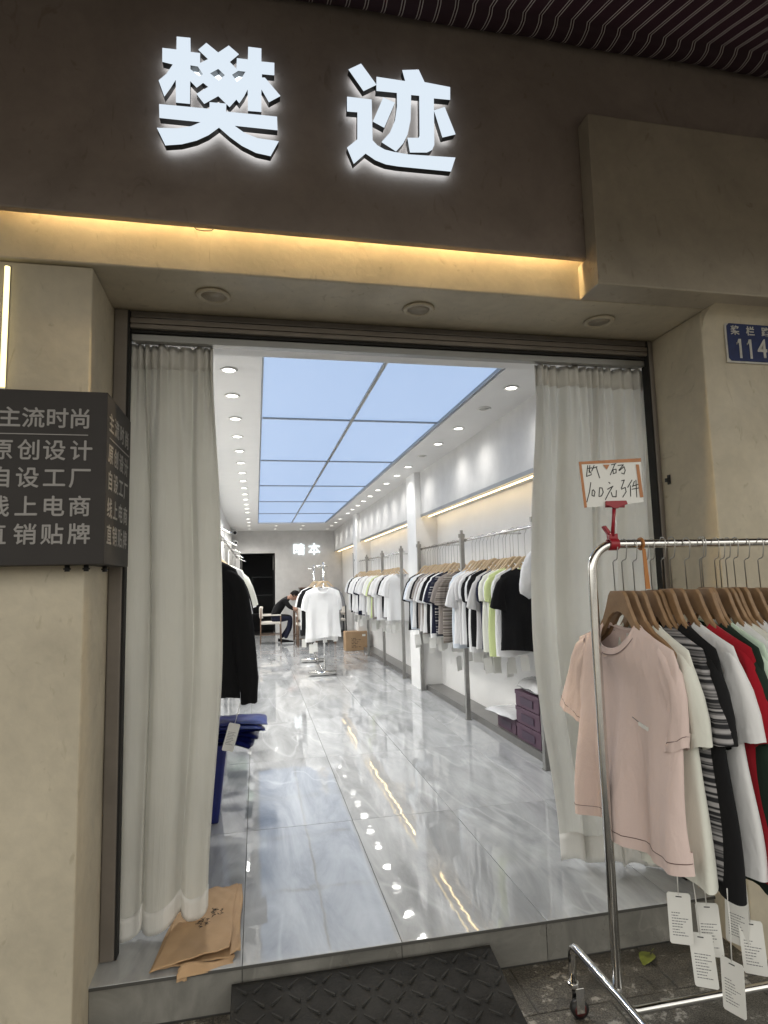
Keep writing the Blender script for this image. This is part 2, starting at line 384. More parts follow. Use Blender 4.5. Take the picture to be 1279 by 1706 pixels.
# street slabs: dark granite with pale splashes and grime
def slab_mat():
    m, nt, b = newmat('granite_slab')
    tc = N(nt, 'ShaderNodeTexCoord'); geo = N(nt, 'ShaderNodeNewGeometry')
    f = N(nt, 'ShaderNodeTexNoise'); f.inputs['Scale'].default_value = 210; f.inputs['Detail'].default_value = 3
    g = N(nt, 'ShaderNodeTexNoise'); g.inputs['Scale'].default_value = 7; g.inputs['Detail'].default_value = 8; g.inputs['Roughness'].default_value = .7
    h = N(nt, 'ShaderNodeTexNoise'); h.inputs['Scale'].default_value = 24; h.inputs['Detail'].default_value = 6; h.inputs['Roughness'].default_value = .65
    for n in (f, g, h): nt.links.new(geo.outputs['Position'], n.inputs['Vector'])
    r = N(nt, 'ShaderNodeValToRGB'); r.color_ramp.elements[0].color = (.035,.033,.029,1); r.color_ramp.elements[1].color = (.15,.143,.13,1)
    r.color_ramp.elements[0].position = .36; r.color_ramp.elements[1].position = .66
    nt.links.new(f.outputs['Fac'], r.inputs[0])
    r2 = N(nt, 'ShaderNodeValToRGB'); r2.color_ramp.elements[0].color = (.45,.44,.42,1); r2.color_ramp.elements[1].color = (1.3,1.28,1.22,1)
    r2.color_ramp.elements[0].position = .35; r2.color_ramp.elements[1].position = .66
    nt.links.new(g.outputs['Fac'], r2.inputs[0])
    mx = N(nt, 'ShaderNodeMix', data_type='RGBA', blend_type='MULTIPLY'); mx.inputs[0].default_value = 1
    nt.links.new(r.outputs[0], mx.inputs[6]); nt.links.new(r2.outputs[0], mx.inputs[7])
    ad = N(nt, 'ShaderNodeMath', operation='MULTIPLY'); nt.links.new(g.outputs['Fac'], ad.inputs[0]); nt.links.new(h.outputs['Fac'], ad.inputs[1])
    mr = N(nt, 'ShaderNodeMapRange'); mr.inputs[1].default_value = .300; mr.inputs[2].default_value = .345; mr.inputs[3].default_value = 0; mr.inputs[4].default_value = .8
    nt.links.new(ad.outputs[0], mr.inputs[0])
    mx2 = N(nt, 'ShaderNodeMix', data_type='RGBA'); nt.links.new(mr.outputs[0], mx2.inputs[0]); nt.links.new(mx.outputs[2], mx2.inputs[6]); mx2.inputs[7].default_value = (.34,.33,.30,1)
    nt.links.new(mx2.outputs[2], b.inputs['Base Color'])
    rr = N(nt, 'ShaderNodeMapRange'); rr.inputs[1].default_value = .35; rr.inputs[2].default_value = .65; rr.inputs[3].default_value = .3; rr.inputs[4].default_value = .75
    nt.links.new(g.outputs['Fac'], rr.inputs[0]); nt.links.new(rr.outputs[0], b.inputs['Roughness'])
    bp = N(nt, 'ShaderNodeBump'); bp.inputs['Strength'].default_value = .5; bp.inputs['Distance'].default_value = .004
    nt.links.new(f.outputs['Fac'], bp.inputs['Height']); nt.links.new(bp.outputs[0], b.inputs['Normal'])
    return m
M['slab'] = slab_mat()
# awning cloth: maroon with pairs of fine pale stripes (cloth print, runs along X spacing)
def awning_mat():
    m, nt, b = newmat('maroon_awning_cloth')
    tc = N(nt, 'ShaderNodeTexCoord'); sp = N(nt, 'ShaderNodeSeparateXYZ'); nt.links.new(tc.outputs['Object'], sp.inputs[0])
    mo = N(nt, 'ShaderNodeMath', operation='PINGPONG'); mo.inputs[1].default_value = .034; nt.links.new(sp.outputs['X'], mo.inputs[0])
    s1 = N(nt, 'ShaderNodeMath', operation='SUBTRACT'); s1.inputs[1].default_value = .0055; nt.links.new(mo.outputs[0], s1.inputs[0])
    a1 = N(nt, 'ShaderNodeMath', operation='ABSOLUTE'); nt.links.new(s1.outputs[0], a1.inputs[0])
    lt = N(nt, 'ShaderNodeMath', operation='LESS_THAN'); lt.inputs[1].default_value = .0017; nt.links.new(a1.outputs[0], lt.inputs[0])
    mx = N(nt, 'ShaderNodeMix', data_type='RGBA'); nt.links.new(lt.outputs[0], mx.inputs[0])
    mx.inputs[6].default_value = (.030,.011,.018,1); mx.inputs[7].default_value = (.46,.42,.40,1)
    nt.links.new(mx.outputs[2], b.inputs['Base Color']); b.inputs['Roughness'].default_value = .8
    t = N(nt, 'ShaderNodeBsdfTranslucent'); nt.links.new(mx.outputs[2], t.inputs[0])
    ms = N(nt, 'ShaderNodeMixShader'); ms.inputs[0].default_value = .12
    nt.links.new(b.outputs[0], ms.inputs[1]); nt.links.new(t.outputs[0], ms.inputs[2]); nt.links.new(ms.outputs[0], nt.nodes['Material Output'].inputs[0])
    return m
M['awning'] = awning_mat()

# ================================================================== SETTING
G = -.15                                     # street level; shop floor is z = 0
o = struct('street', MB().add([(-400,-400,G-.006),(400,-400,G-.006),(400,400,G-.006),(-400,400,G-.006)], [(0,1,2,3)]), M['slab'])
# paving slabs laid in front of the step
pav = struct('pavement', MB().box(-1.9, 3.1, .3, 2.42, G-.005, G-.0035), M['grout'])
slab_me = {}
for r_ in range(8):
    y1 = 2.415 - r_*.262
    for c in range(-1, 8):
        x0 = -1.25 + c*.55 + (.275 if r_ % 2 else .0)
        w = .55
        if w not in slab_me:
            mb = MB(); mb.box(-w/2+.003, w/2-.003, -.128, .128, -.02, 0); slab_me[w] = mb.mesh('paving_slab')
        s = link('paving_slab', slab_me[w], M['slab'], pav, (x0+w/2, y1-.131, G + rnd.uniform(-.0015, .0025)), (rnd.uniform(-.003,.003), rnd.uniform(-.003,.003), 0), bevel=.003)

# shop floor: screed under tiles
floor = struct('shop_floor', MB().box(-.62, 2.25, 2.424, 16.4, -.2, -.006), M['grout'])
XJ = [-.635, -.052, .532, 1.117, 1.700, 2.283]
YJ = [2.414, 3.634] + [3.634 + 1.316*k for k in range(1, 10)] + [16.4]
YJ = [y for y in YJ if y < 16.3] + [16.4]
tcache = {}
for i in range(len(XJ)-1):
    for j in range(len(YJ)-1):
        x0, x1 = max(XJ[i], -.62), min(XJ[i+1], 2.25); y0, y1 = YJ[j], YJ[j+1]
        key = (round(x1-x0, 3), round(y1-y0, 3))
        if key not in tcache:
            mb = MB(); a, b_ = key[0]/2-.0012, key[1]/2-.0012
            mb.box(-a, a, -b_, b_, -.010, 0); tcache[key] = mb.mesh('floor_tile')
        link('floor_tile', tcache[key], M['tile'], floor, ((x0+x1)/2, (y0+y1)/2, rnd.uniform(-.0004, .0004)), bevel=.0012)
step = struct('entrance_step', MB().box(-.60, 1.92, 2.428, 2.60, G, -.012), M['grout'])
for i, (x0, x1) in enumerate([(-.56,-.052),(-.052,.532),(.532,1.117),(1.117,1.70),(1.70,1.88)]):
    mb = MB(); mb.box(x0+.0015, x1-.0015, 2.419, 2.427, G+.002, -.014)
    obj('riser_tile', mb, M['riser'], step)

obj('nosing', MB().box(-.558, 1.878, 2.4105, 2.4135, -.0105, -.0012), M['grout'], step)
# facade
fac = thing('shop_front', 'taupe plastered shop front around the wide open doorway', 'shop front')
obj('pillar', MB().box(-4, -.56, 2.22, 2.62, G-.05, 2.468), M['plaster'], fac, bevel=.006)
obj('pillar', MB().box(1.88, 5, 2.22, 2.62, G-.05, 2.468), M['plaster'], fac, bevel=.006)
obj('soffit_wall', MB().box(-4, 5, 2.20, 2.60, 2.47, 3.9), M['plaster'], fac, bevel=.006)
obj('fascia_board', MB().box(-4, 5, 2.136, 2.168, 2.617, 3.70), M['plaster_dark_shade'], fac, bevel=.005)
mb = MB()                                        # thicker side panel, an L in section
mb.prism([(2.055,2.47),(2.199,2.47),(2.199,2.613),(2.1345,2.613),(2.1345,3.186),(2.055,3.186)], [], lambda u, v, w: (w, u, v), 1.30, 5)
obj('side_panel', mb, M['plaster_panel'], fac, bevel=.006)
mb = MB(); rad = .085; pts = [(2.2195, 2.4695)] + [(2.22 - rad + rad*math.sin(a), 2.47 - rad + rad*math.cos(a)) for a in [PI/2*k/8 for k in range(9)]]
pts = [(2.2195,2.4695)] + [(2.2195-rad+rad*math.sin(PI/2*k/10), 2.4695-rad+rad*math.cos(PI/2*k/10)) for k in range(11)][::-1]
mb.prism(pts, [], lambda u, v, w: (w, u, v), 1.885, 4.9)
obj('cove_moulding', mb, M['plaster'], fac)
obj('upper_wall', MB().box(-4, 5, 2.22, 18.4, 3.9, 8.0), M['plaster'], fac)
# interior shell
struct('wall_left', MB().box(-4, -.62, 2.622, 18.4, G-.05, 3.89), M['white_wall'])
wr = struct('wall_right', MB().box(2.25, 5, 2.622, 18.4, G-.05, 3.89), M['white_wall'])
for (y0, y1) in ((2.99, 7.5), (7.955, 12.2), (12.655, 16.398)):
    obj('upper_fascia', MB().box(2.04, 2.252, y0, y1, 2.135, 2.71), M['grey_wall'], wr, bevel=.003)
    obj('plinth', MB().box(2.045, 2.251, y0, y1, -.005, .06), M['plinth'], wr, bevel=.003)
for (y0, y1) in ((7.502, 7.953), (12.202, 12.653)):
    obj('column', MB().box(1.97, 2.253, y0, y1, -.005, 2.71), M['white_wall'], wr, bevel=.004)
bw = struct('wall_back', MB().box(-.62, -.41, 16.4, 18.4, 0, 2.705), M['grey_wall'])
obj('wall_segment', MB().box(.48, 2.25, 16.4, 18.4, 0, 2.705), M['grey_wall'], bw)
obj('lintel', MB().box(-.409, .479, 16.4, 18.4, 2.12, 2.705), M['grey_wall'], bw)
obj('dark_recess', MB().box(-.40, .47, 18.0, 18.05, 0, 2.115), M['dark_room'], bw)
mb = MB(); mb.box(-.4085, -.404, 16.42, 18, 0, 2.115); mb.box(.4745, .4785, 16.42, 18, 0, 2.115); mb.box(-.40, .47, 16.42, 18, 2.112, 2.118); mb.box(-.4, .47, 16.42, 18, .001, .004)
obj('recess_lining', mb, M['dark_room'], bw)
# ceiling with a long opening for the luminous panels
SX0, SX1, SY0, SY1 = .036, 1.60, 3.27, 14.32
mb = MB()
mb.prism([(-.62,2.60),(2.25,2.60),(2.25,16.4),(-.62,16.4)], [[(SX0,SY0),(SX1,SY0),(SX1,SY1),(SX0,SY1)]], lambda u, v, w: (u, v, w), 2.70, 2.80)
ceil_o = struct('ceiling', mb, M['ceil'])
obj('shutter_box', MB().box(-.62, 2.25, 2.604, 2.975, 2.45, 2.698), M['ceil'], ceil_o, bevel=.003)
obj('ceiling_void', MB().box(-.62, 2.25, 2.61, 16.4, 2.90, 3.88), M['ceil'], ceil_o)

# ------------------------------------------------------------------ luminous ceiling
lc = thing('luminous_ceiling', 'long pale blue glowing ceiling of twelve panels over the aisle', 'ceiling light')
PX = [SX0+.006, .803, SX1-.028]; PY = [3.272, 5.105, 6.93, 8.77, 10.53, 12.38, 14.30]
for j in range(6):
    for i in range(2):
        obj('panel', MB().box(PX[i]+.008, PX[i+1]-.008, PY[j]+.008, PY[j+1]-.008, 2.722, 2.728), M['panel'], lc)
obj('frame_bar', MB().box(PX[1]-.012, PX[1]+.012, PY[0], PY[6], 2.706, 2.720), M['alu'], lc)
for j in range(1, 6):
    for i in range(2):
        obj('frame_bar', MB().box(PX[i]+.012, PX[i+1]-.013, PY[j]-.009, PY[j]+.009, 2.707, 2.720), M['alu'], lc)
for x in (SX0+.003, PX[2]):
    obj('frame_edge', MB().box(x, x+.007, PY[0], PY[6], 2.702, 2.735), M['alu'], lc)

# ------------------------------------------------------------------ downlights
ring_mb = MB(); n = 28
prof = [(.048,.0),(.056,-.004),(.050,-.010),(.040,-.008),(.037,.004)]
ring_mb.loft([[(r*math.cos(2*PI*k/n), r*math.sin(2*PI*k/n), z) for k in range(n)] for r, z in prof])
RING = ring_mb.mesh('ring'); LENS = MB().cyl((0,0,-.002), .038, .004, 24).mesh('lens')
def downlight(x, y, z, label, lit=True, scale=1, power=4.5, group='round downlights in the shop ceiling'):
    if y > 12.5: power *= .9
    if y > 14.5: power *= .85
    t = thing('downlight', label, 'downlight', (x, y, z), group=group); t.scale = (scale,)*3
    link('ring', RING, M['fixture'] if power else M['plaster'], t)
    link('lens', LENS, M['lens'] if lit else (M['lens_off'] if power else M['plaster_panel']), t, (0,0,-.003))
    if lit and power:
        l = bpy.data.lights.new('downlight_lamp', 'SPOT'); l.energy = power; l.color = (1,.975,.925); l.spot_size = R(150); l.spot_blend = 1.0; l.shadow_soft_size = .06
        lo = bpy.data.objects.new('downlight_lamp', l); COL.objects.link(lo); lo.parent = t; lo.location = (0,0,-.03)
LY = [3.9+.635*k for k in range(13)] + [11.98+.16, 13.21, 13.96, 14.8, 15.66]
LY = [3.9, 4.45, 5.09, 5.72, 6.36, 7.0, 7.64, 8.26, 8.88, 9.5, 10.13, 10.75, 11.36, 11.98, 13.21, 13.96, 14.8, 15.66]
RYs = [4.02, 4.56, 5.21, 5.85, 6.47, 7.11, 7.73, 8.38, 9.01, 9.67, 10.29, 10.91, 11.52, 12.15, 13.29, 14.07, 14.93, 15.83]
for k, y in enumerate(LY):
    downlight(-.167, y, 2.70, 'lit round downlight, %s from the doorway in the left ceiling row' % ORD[k], True, power=25)
for k, y in enumerate(RYs):
    off = k in (1, 4)
    downlight(1.795, y, 2.70, ('unlit' if off else 'lit') + ' round downlight, %s from the doorway in the right ceiling row' % ORD[k], not off)
for k, (x, y) in enumerate([(.47,14.84),(.47,15.72),(1.11,14.89),(1.12,15.77)]):
    downlight(x, y, 2.70, 'lit round downlight beyond the glowing ceiling, %s %s' % (['left','right'][k//2], ['nearer the panels','nearer the back wall'][k % 2]), True)
for k, x in enumerate((-.162, .664, 1.491)):
    downlight(x, 2.374, 2.4695, 'unlit recessed downlight in the outside soffit, %s of three' % ['left','middle','right'][k], False, 1.2, 0, 'soffit downlights above the doorway')

# ------------------------------------------------------------------ warm LED strips
tag(obj('led_strip', MB().box(-.80, 1.285, 2.1705, 2.1905, 2.755, 2.762), M['led_warm']), 'warm LED strip hidden behind the lower edge of the sign fascia', 'LED strip')
t = thing('led_tube', 'upright warm yellow LED tube on the pillar left of the door', 'LED tube', (-.83, 2.214, 2.02))
obj('tube', MB().tube([(0,0,.002),(0,0,.425)], .0085, 12), M['led_tube'], t); obj('channel', MB().box(-.009, .009, .001, .006, -.01, .43), M['alu'], t)
for k, (y0, y1) in enumerate(((3.0, 7.49), (7.96, 12.19), (12.66, 16.38))):
    t = thing('wall_light_strip', 'golden strip light under the %s stretch of upper right wall' % ['nearest','middle','farthest'][k], 'LED strip', group='golden strips along the right wall')
    obj('lit_line', MB().box(2.047, 2.053, y0, y1, 2.126, 2.1345), M['led_gold'], t)
    obj('profile', MB().box(2.036, 2.0395, y0, y1, 2.122, 2.160), M['alu'], t)
    obj('back_strip', MB().box(2.13, 2.142, y0+.02, y1-.02, 2.127, 2.1345), M['led_back'], t)

# ------------------------------------------------------------------ roller shutter head and guides
t = thing('roller_shutter', 'rolled-up brown metal shutter with side guide rails framing the doorway', 'shutter')
for (y0, z0, z1, m) in ((2.556,2.440,2.466,'alu_dark'),(2.548,2.412,2.434,'brown_metal'),(2.550,2.392,2.410,'brown_metal'),(2.566,2.378,2.390,'black_gap')):  # black strip fills the gap below the slats, its shade put into the colour
    obj('slat_or_gap', MB().box(-.498, 1.848, y0, 2.598, z0, z1), M[m], t, bevel=.003)
obj('bottom_bar', MB().box(-.497, 1.846, 2.572, 2.600, 2.346, 2.376), M['alu'], t, bevel=.004)
for s, x0, x1, xe0, xe1 in ((0, -.558, -.508, -.508, -.500), (1, 1.856, 1.878, 1.848, 1.856)):
    obj('guide_rail', MB().box(x0, x1, 2.548, 2.602, .002, 2.467), M['brown_metal'], t, bevel=.004)
    obj('guide_lip', MB().box(xe0, xe1, 2.553, 2.601, .003, 2.466), M['black_gap'], t)
t = thing('curtain_rail', 'slim grey curtain rail across the top of the doorway', 'curtain rail')
obj('rail', MB().box(-.49, 1.845, 2.606, 2.630, 2.352, 2.372), M['alu'], t, bevel=.003)
for x in (-.485, .66, 1.838): obj('bracket', MB().box(x-.006, x+.006, 2.608, 2.628, 2.374, 2.452), M['alu_dark'], t)

# ------------------------------------------------------------------ lit sign characters on the fascia
FAN = [[(-0.2728,3.2837),(-0.2262,3.2866),(-0.2246,3.2316),(-0.1925,3.2326),(-0.1922,3.1939),(-0.1642,3.214),(-0.1981,3.2456),(-0.1712,3.2763),(-0.13,3.245),(-0.0933,3.2787),(-0.0584,3.2507),(-0.0904,3.2153),(-0.0666,3.1915),(-0.0648,3.2335),(-0.026,3.2346),(-0.0248,3.285),(0.022,3.2863),(0.0219,3.2337),(0.0683,3.2364),(0.068,3.1882),(0.0237,3.1856),(0.0236,3.1706),(0.034,3.1722),(0.0889,3.1087),(0.0482,3.0786),(0.0216,3.1256),(0.0213,3.0367),(-0.0261,3.0342),(-0.0268,3.1183),(-0.0393,3.0891),(-0.0563,3.0593),(-0.0665,3.0725),(-0.09,3.0398),(-0.1292,3.0767),(-0.177,3.0398),(-0.203,3.0733),(-0.1627,3.1064),(-0.1813,3.1202),(-0.2032,3.0982),(-0.2254,3.1206),(-0.2253,3.0328),(-0.2724,3.031),(-0.2738,3.1186),(-0.2903,3.0851),(-0.3114,3.0482),(-0.3309,3.1057),(-0.3054,3.1344),(-0.2835,3.1752),(-0.3197,3.1798),(-0.3204,3.2317),(-0.2729,3.2333)],[(-0.2252,3.1816),(-0.2002,3.1813),(-0.1808,3.1525),(-0.1944,3.1433),(-0.225,3.1648)],[(-0.1297,3.1828),(-0.1053,3.1613),(-0.1276,3.1368),(-0.1594,3.1601)],[(-0.0828,3.1669),(-0.0602,3.1865),(-0.0336,3.1865),(-0.0469,3.1598),(-0.0639,3.1411)],[(-0.3281,3.016),(-0.1585,3.0217),(-0.1587,3.0474),(-0.1012,3.0499),(-0.1019,3.0193),(0.0768,3.0246),(0.0784,2.973),(-0.0749,2.9703),(-0.0393,2.9468),(0.0059,2.932),(0.082,2.9294),(0.0531,2.8694),(0.002,2.8755),(-0.0468,2.8962),(-0.0878,2.9239),(-0.1261,2.9559),(-0.1616,2.9224),(-0.2015,2.8967),(-0.2519,2.876),(-0.3054,2.8651),(-0.3339,2.9258),(-0.2669,2.9328),(-0.2201,2.9473),(-0.1857,2.9684),(-0.3263,2.9654)]]
JI = [[(0.3902,3.2846),(0.447,3.2072),(0.3977,3.1744),(0.3425,3.2533)],[(0.3346,3.1412),(0.4277,3.143),(0.4274,2.978),(0.4458,2.9596),(0.4729,2.9465),(0.5084,2.9414),(0.564,2.9384),(0.7493,2.9487),(0.7293,2.8901),(0.6226,2.8879),(0.5227,2.8863),(0.4754,2.8889),(0.4365,2.9006),(0.4001,2.9229),(0.3547,2.8763),(0.3309,2.9367),(0.3701,2.9747),(0.3724,3.0848),(0.3335,3.0827)],[(0.4485,3.2393),(0.5608,3.2386),(0.55,3.2829),(0.6147,3.2952),(0.6365,3.2458),(0.739,3.2405),(0.737,3.188),(0.6714,3.185),(0.6667,2.99),(0.6578,2.9699),(0.6371,2.9567),(0.5703,2.9483),(0.562,3.006),(0.6044,3.0107),(0.61,3.0207),(0.6141,3.1873),(0.5815,3.1859),(0.5763,3.0796),(0.5624,3.0186),(0.5453,2.9828),(0.5164,2.9458),(0.4619,2.9762),(0.4946,3.018),(0.5159,3.0713),(0.5255,3.1318),(0.5263,3.1863),(0.4472,3.183)],[(0.4724,3.158),(0.5171,3.1433),(0.4733,3.0361),(0.4304,3.0553)],[(0.7137,3.1536),(0.7531,3.046),(0.7007,3.0263),(0.6709,3.1333)]]
fy = lambda u, v, w: (u, w, v)
def shrink(poly, d, ccw_in=True):
    n = len(poly); out = []
    area = sum(poly[i][0]*poly[(i+1)%n][1]-poly[(i+1)%n][0]*poly[i][1] for i in range(n))
    sg = 1 if area > 0 else -1
    if not ccw_in: sg = -sg
    for i in range(n):
        p0, p1, p2 = Vector(poly[i-1]), Vector(poly[i]), Vector(poly[(i+1)%n])
        e1 = (p1-p0).normalized(); e2 = (p2-p1).normalized()
        n1 = Vector((-e1.y, e1.x))*sg; n2 = Vector((-e2.y, e2.x))*sg
        b_ = n1+n2; b_ = b_ / max(.5, b_.length_squared) * 2
        out.append(tuple(p1 + b_*d*.5*1.0))
    return out
def sign_char(loops_groups, label):
    t = thing('sign_character', label, 'sign', group='lit characters on the shop fascia')
    for outer, holes in loops_groups:
        st = obj('return', MB().prism(outer, holes, fy, 2.0885, 2.115), M['letter_side'], t)
        obj('lit_face', MB().prism(outer, holes, fy, 2.086, 2.0883), M['letter_face'], t)
        so = shrink(outer, .009); sh = [shrink(h, .007, False) for h in holes]
        obj('halo_light', MB().prism(so, [], fy, 2.1153, 2.118), M['letter_back'], t)
    return t
sign_char([(FAN[0], FAN[1:4]), (FAN[4], [])], 'glowing white Chinese character 樊, the left one on the fascia')
sign_char([(p, []) for p in JI], 'glowing white Chinese character 迹, the right one on the fascia')

# ------------------------------------------------------------------ grey sign box wrapped round the left pillar
t = thing('wrap_sign', 'dark grey metal sign box wrapping the left pillar corner with pale characters', 'sign')
mb = MB()
mb.prism([(-1.35,2.12),(-.478,2.12),(-.478,2.50),(-.557,2.50),(-.557,2.216),(-1.35,2.216)], [], lambda u, v, w: (u, v, w), 1.423, 1.988)
obj('casing', mb, M['sign_grey'], t, bevel=.002)
ROWS = [[(-0.7699,1.8892),(-0.7001,1.8912),(-0.6293,1.8933),(-0.5609,1.8913)],[(-0.7883,1.7838),(-0.7087,1.7852),(-0.6349,1.7866),(-0.5545,1.788)],[(-0.7881,1.6916),(-0.7108,1.6961),(-0.6322,1.6987),(-0.5557,1.6995)],[(-0.7929,1.5966),(-0.7111,1.606),(-0.6328,1.606),(-0.555,1.6079)],[(-0.7981,1.5158),(-0.7113,1.5149),(-0.6334,1.5141),(-0.5543,1.5172)]]
WORDS = ['主流时尚', '原创设计', '自设工厂', '线上电商', '直销贴牌']
FRONT = Matrix.Rotation(R(90), 4, 'X')            # text plane -> faces -Y
SIDE = Matrix.Rotation(R(90), 4, 'Z') @ FRONT     # faces +X
for row, word in zip(ROWS, WORDS):
    zc = sum(p[1] for p in row)/4
    items = []; items2 = []
    for k, ch in enumerate(word):
        me = text_mesh(ch, .070, 0, .0004)
        for q, (dx, dz) in enumerate(((-.0011,0),(.0011,0),(0,-.0011),(0,.0011),(0,0))):
            items.append((me, Matrix.Translation((row[k][0]+dx, 2.1192-.00022*q, zc+dz)) @ FRONT))
            items2.append((me, Matrix.Translation((-.4772+.00022*q, 2.175+.083*k+dx, zc+dz)) @ SIDE))
    obj('lettering', join_meshes('l', items), M['sign_letter'], t)
    obj('lettering', join_meshes('l', items2), M['sign_letter'], t)
obj('rule', MB().box(-1.2, -.535, 2.1175, 2.1198, 1.8405, 1.8435), M['sign_letter'], t)
obj('rule', MB().box(-.4778, -.4755, 2.15, 2.47, 1.8405, 1.8435), M['sign_letter'], t)
for (x, y) in ((-.60,2.17),(-.545,2.18),(-.515,2.30)):
    obj('bolt', MB().cyl((x,y,1.402), .008, .0205, 10).cyl((x,y,1.408), .013, .005, 6), M['black_metal'], t)

# ------------------------------------------------------------------ house number plate
t = thing('house_number_plate', 'blue enamel house number plate 114 with white border on the right pillar', 'number plate', (2.135, 2.2155, 2.337))
obj('plate', MB().box(-.145, .145, -.004, .004, -.092, .092), M['plate_white'], t, bevel=.002)
obj('field', MB().prism([(-.137,-.072),(-.125,-.084),(.125,-.084),(.137,-.072),(.137,.072),(.125,.084),(-.125,.084),(-.137,.072)], [], lambda u, v, w: (u, w, v), -.0062, -.0042), M['plate_blue'], t)
items = []
for k, ch in enumerate('桨栏路'): items.append((text_mesh(ch, .044, .0008, .0008), Matrix.Translation((-.098+.078*k, -.0072, .050)) @ FRONT))
items.append((text_mesh('4', .118, .0015, .0008), Matrix.Translation((.034, -.0072, -.028)) @ FRONT @ Matrix.Diagonal((.85,1.0,1,1))))
one = MB().prism([(-.006,.043),(.006,.043),(.006,-.043),(-.005,-.043),(-.005,.026),(-.017,.026),(-.017,.017),(-.009,.020)][:6]+[(-.017,.016)], [], lambda u, v, w: (u, w, v), -.0008, .0008).mesh('one')
for x in (-.078, -.026): items.append((one, Matrix.Translation((x, -.0072, -.028))))
items.append((text_mesh('-', .05, .001, .0008), Matrix.Translation((.068, -.0072, -.05)) @ FRONT))
obj('lettering', join_meshes('l', items), M['plate_white'], t)

# ------------------------------------------------------------------ awning over the fascia
t = thing('awning', 'maroon awning with fine pale double stripes above the sign', 'awning', (0, 0, 0))
mb = MB(); prof = []
ry, rz, rr = 2.035, 3.583, .090                   # cloth rolled on its tube at the wall
for k in range(0, 13):
    a = R(20) - R(20+110)*k/12
    prof.append((ry + rr*math.cos(a)*1.0, rz + rr*math.sin(a)))
sl = math.tan(R(20)); y_s, z_s = prof[-1]
for k in range(1, 13):
    y = y_s - .012 - k*.125; prof.append((y, z_s + .035 - sl*(y_s - y) - .012*math.sin(k*.9)))
prof.insert(13, (y_s-.012, z_s+.020))
yl, zl = prof[-1]
for k in range(1, 5): prof.append((yl - .004, zl - .045*k))
xs = [-4 + .0725*k for k in range(125)]
rings = [[(x, p[0], p[1] + .004*math.sin(x*9.0+i*.7)) for x in xs] for i, p in enumerate(prof)]
rings2 = [[(x, y, z+.003) for (x, y, z) in r] for r in rings]
mb.loft(rings, closed=False)
obj('cloth', mb, M['awning'], t)
obj('roller_tube', MB().tube([(-4.02, ry, rz+.002), (5.0, ry, rz+.002)], .066, 16), M['alu_dark'], t)
obj('front_bar', MB().tube([(-4.02, yl+.01, zl+.012), (5.0, yl+.01, zl+.012)], .016, 10), M['alu_dark'], t)
for x in (-2.6, 3.9): obj('arm', MB().tube([(x, 2.02, 3.50), (x+.25, 1.2, 3.20), (x, yl+.02, zl+.01)], .014, 8), M['alu_dark'], t)
obj('light_baffle', MB().box(-4, 5, 1.93, 2.135, 3.685, 3.72), M['alu_dark'], t)  # unseen cover added to keep sky light off the fascia top

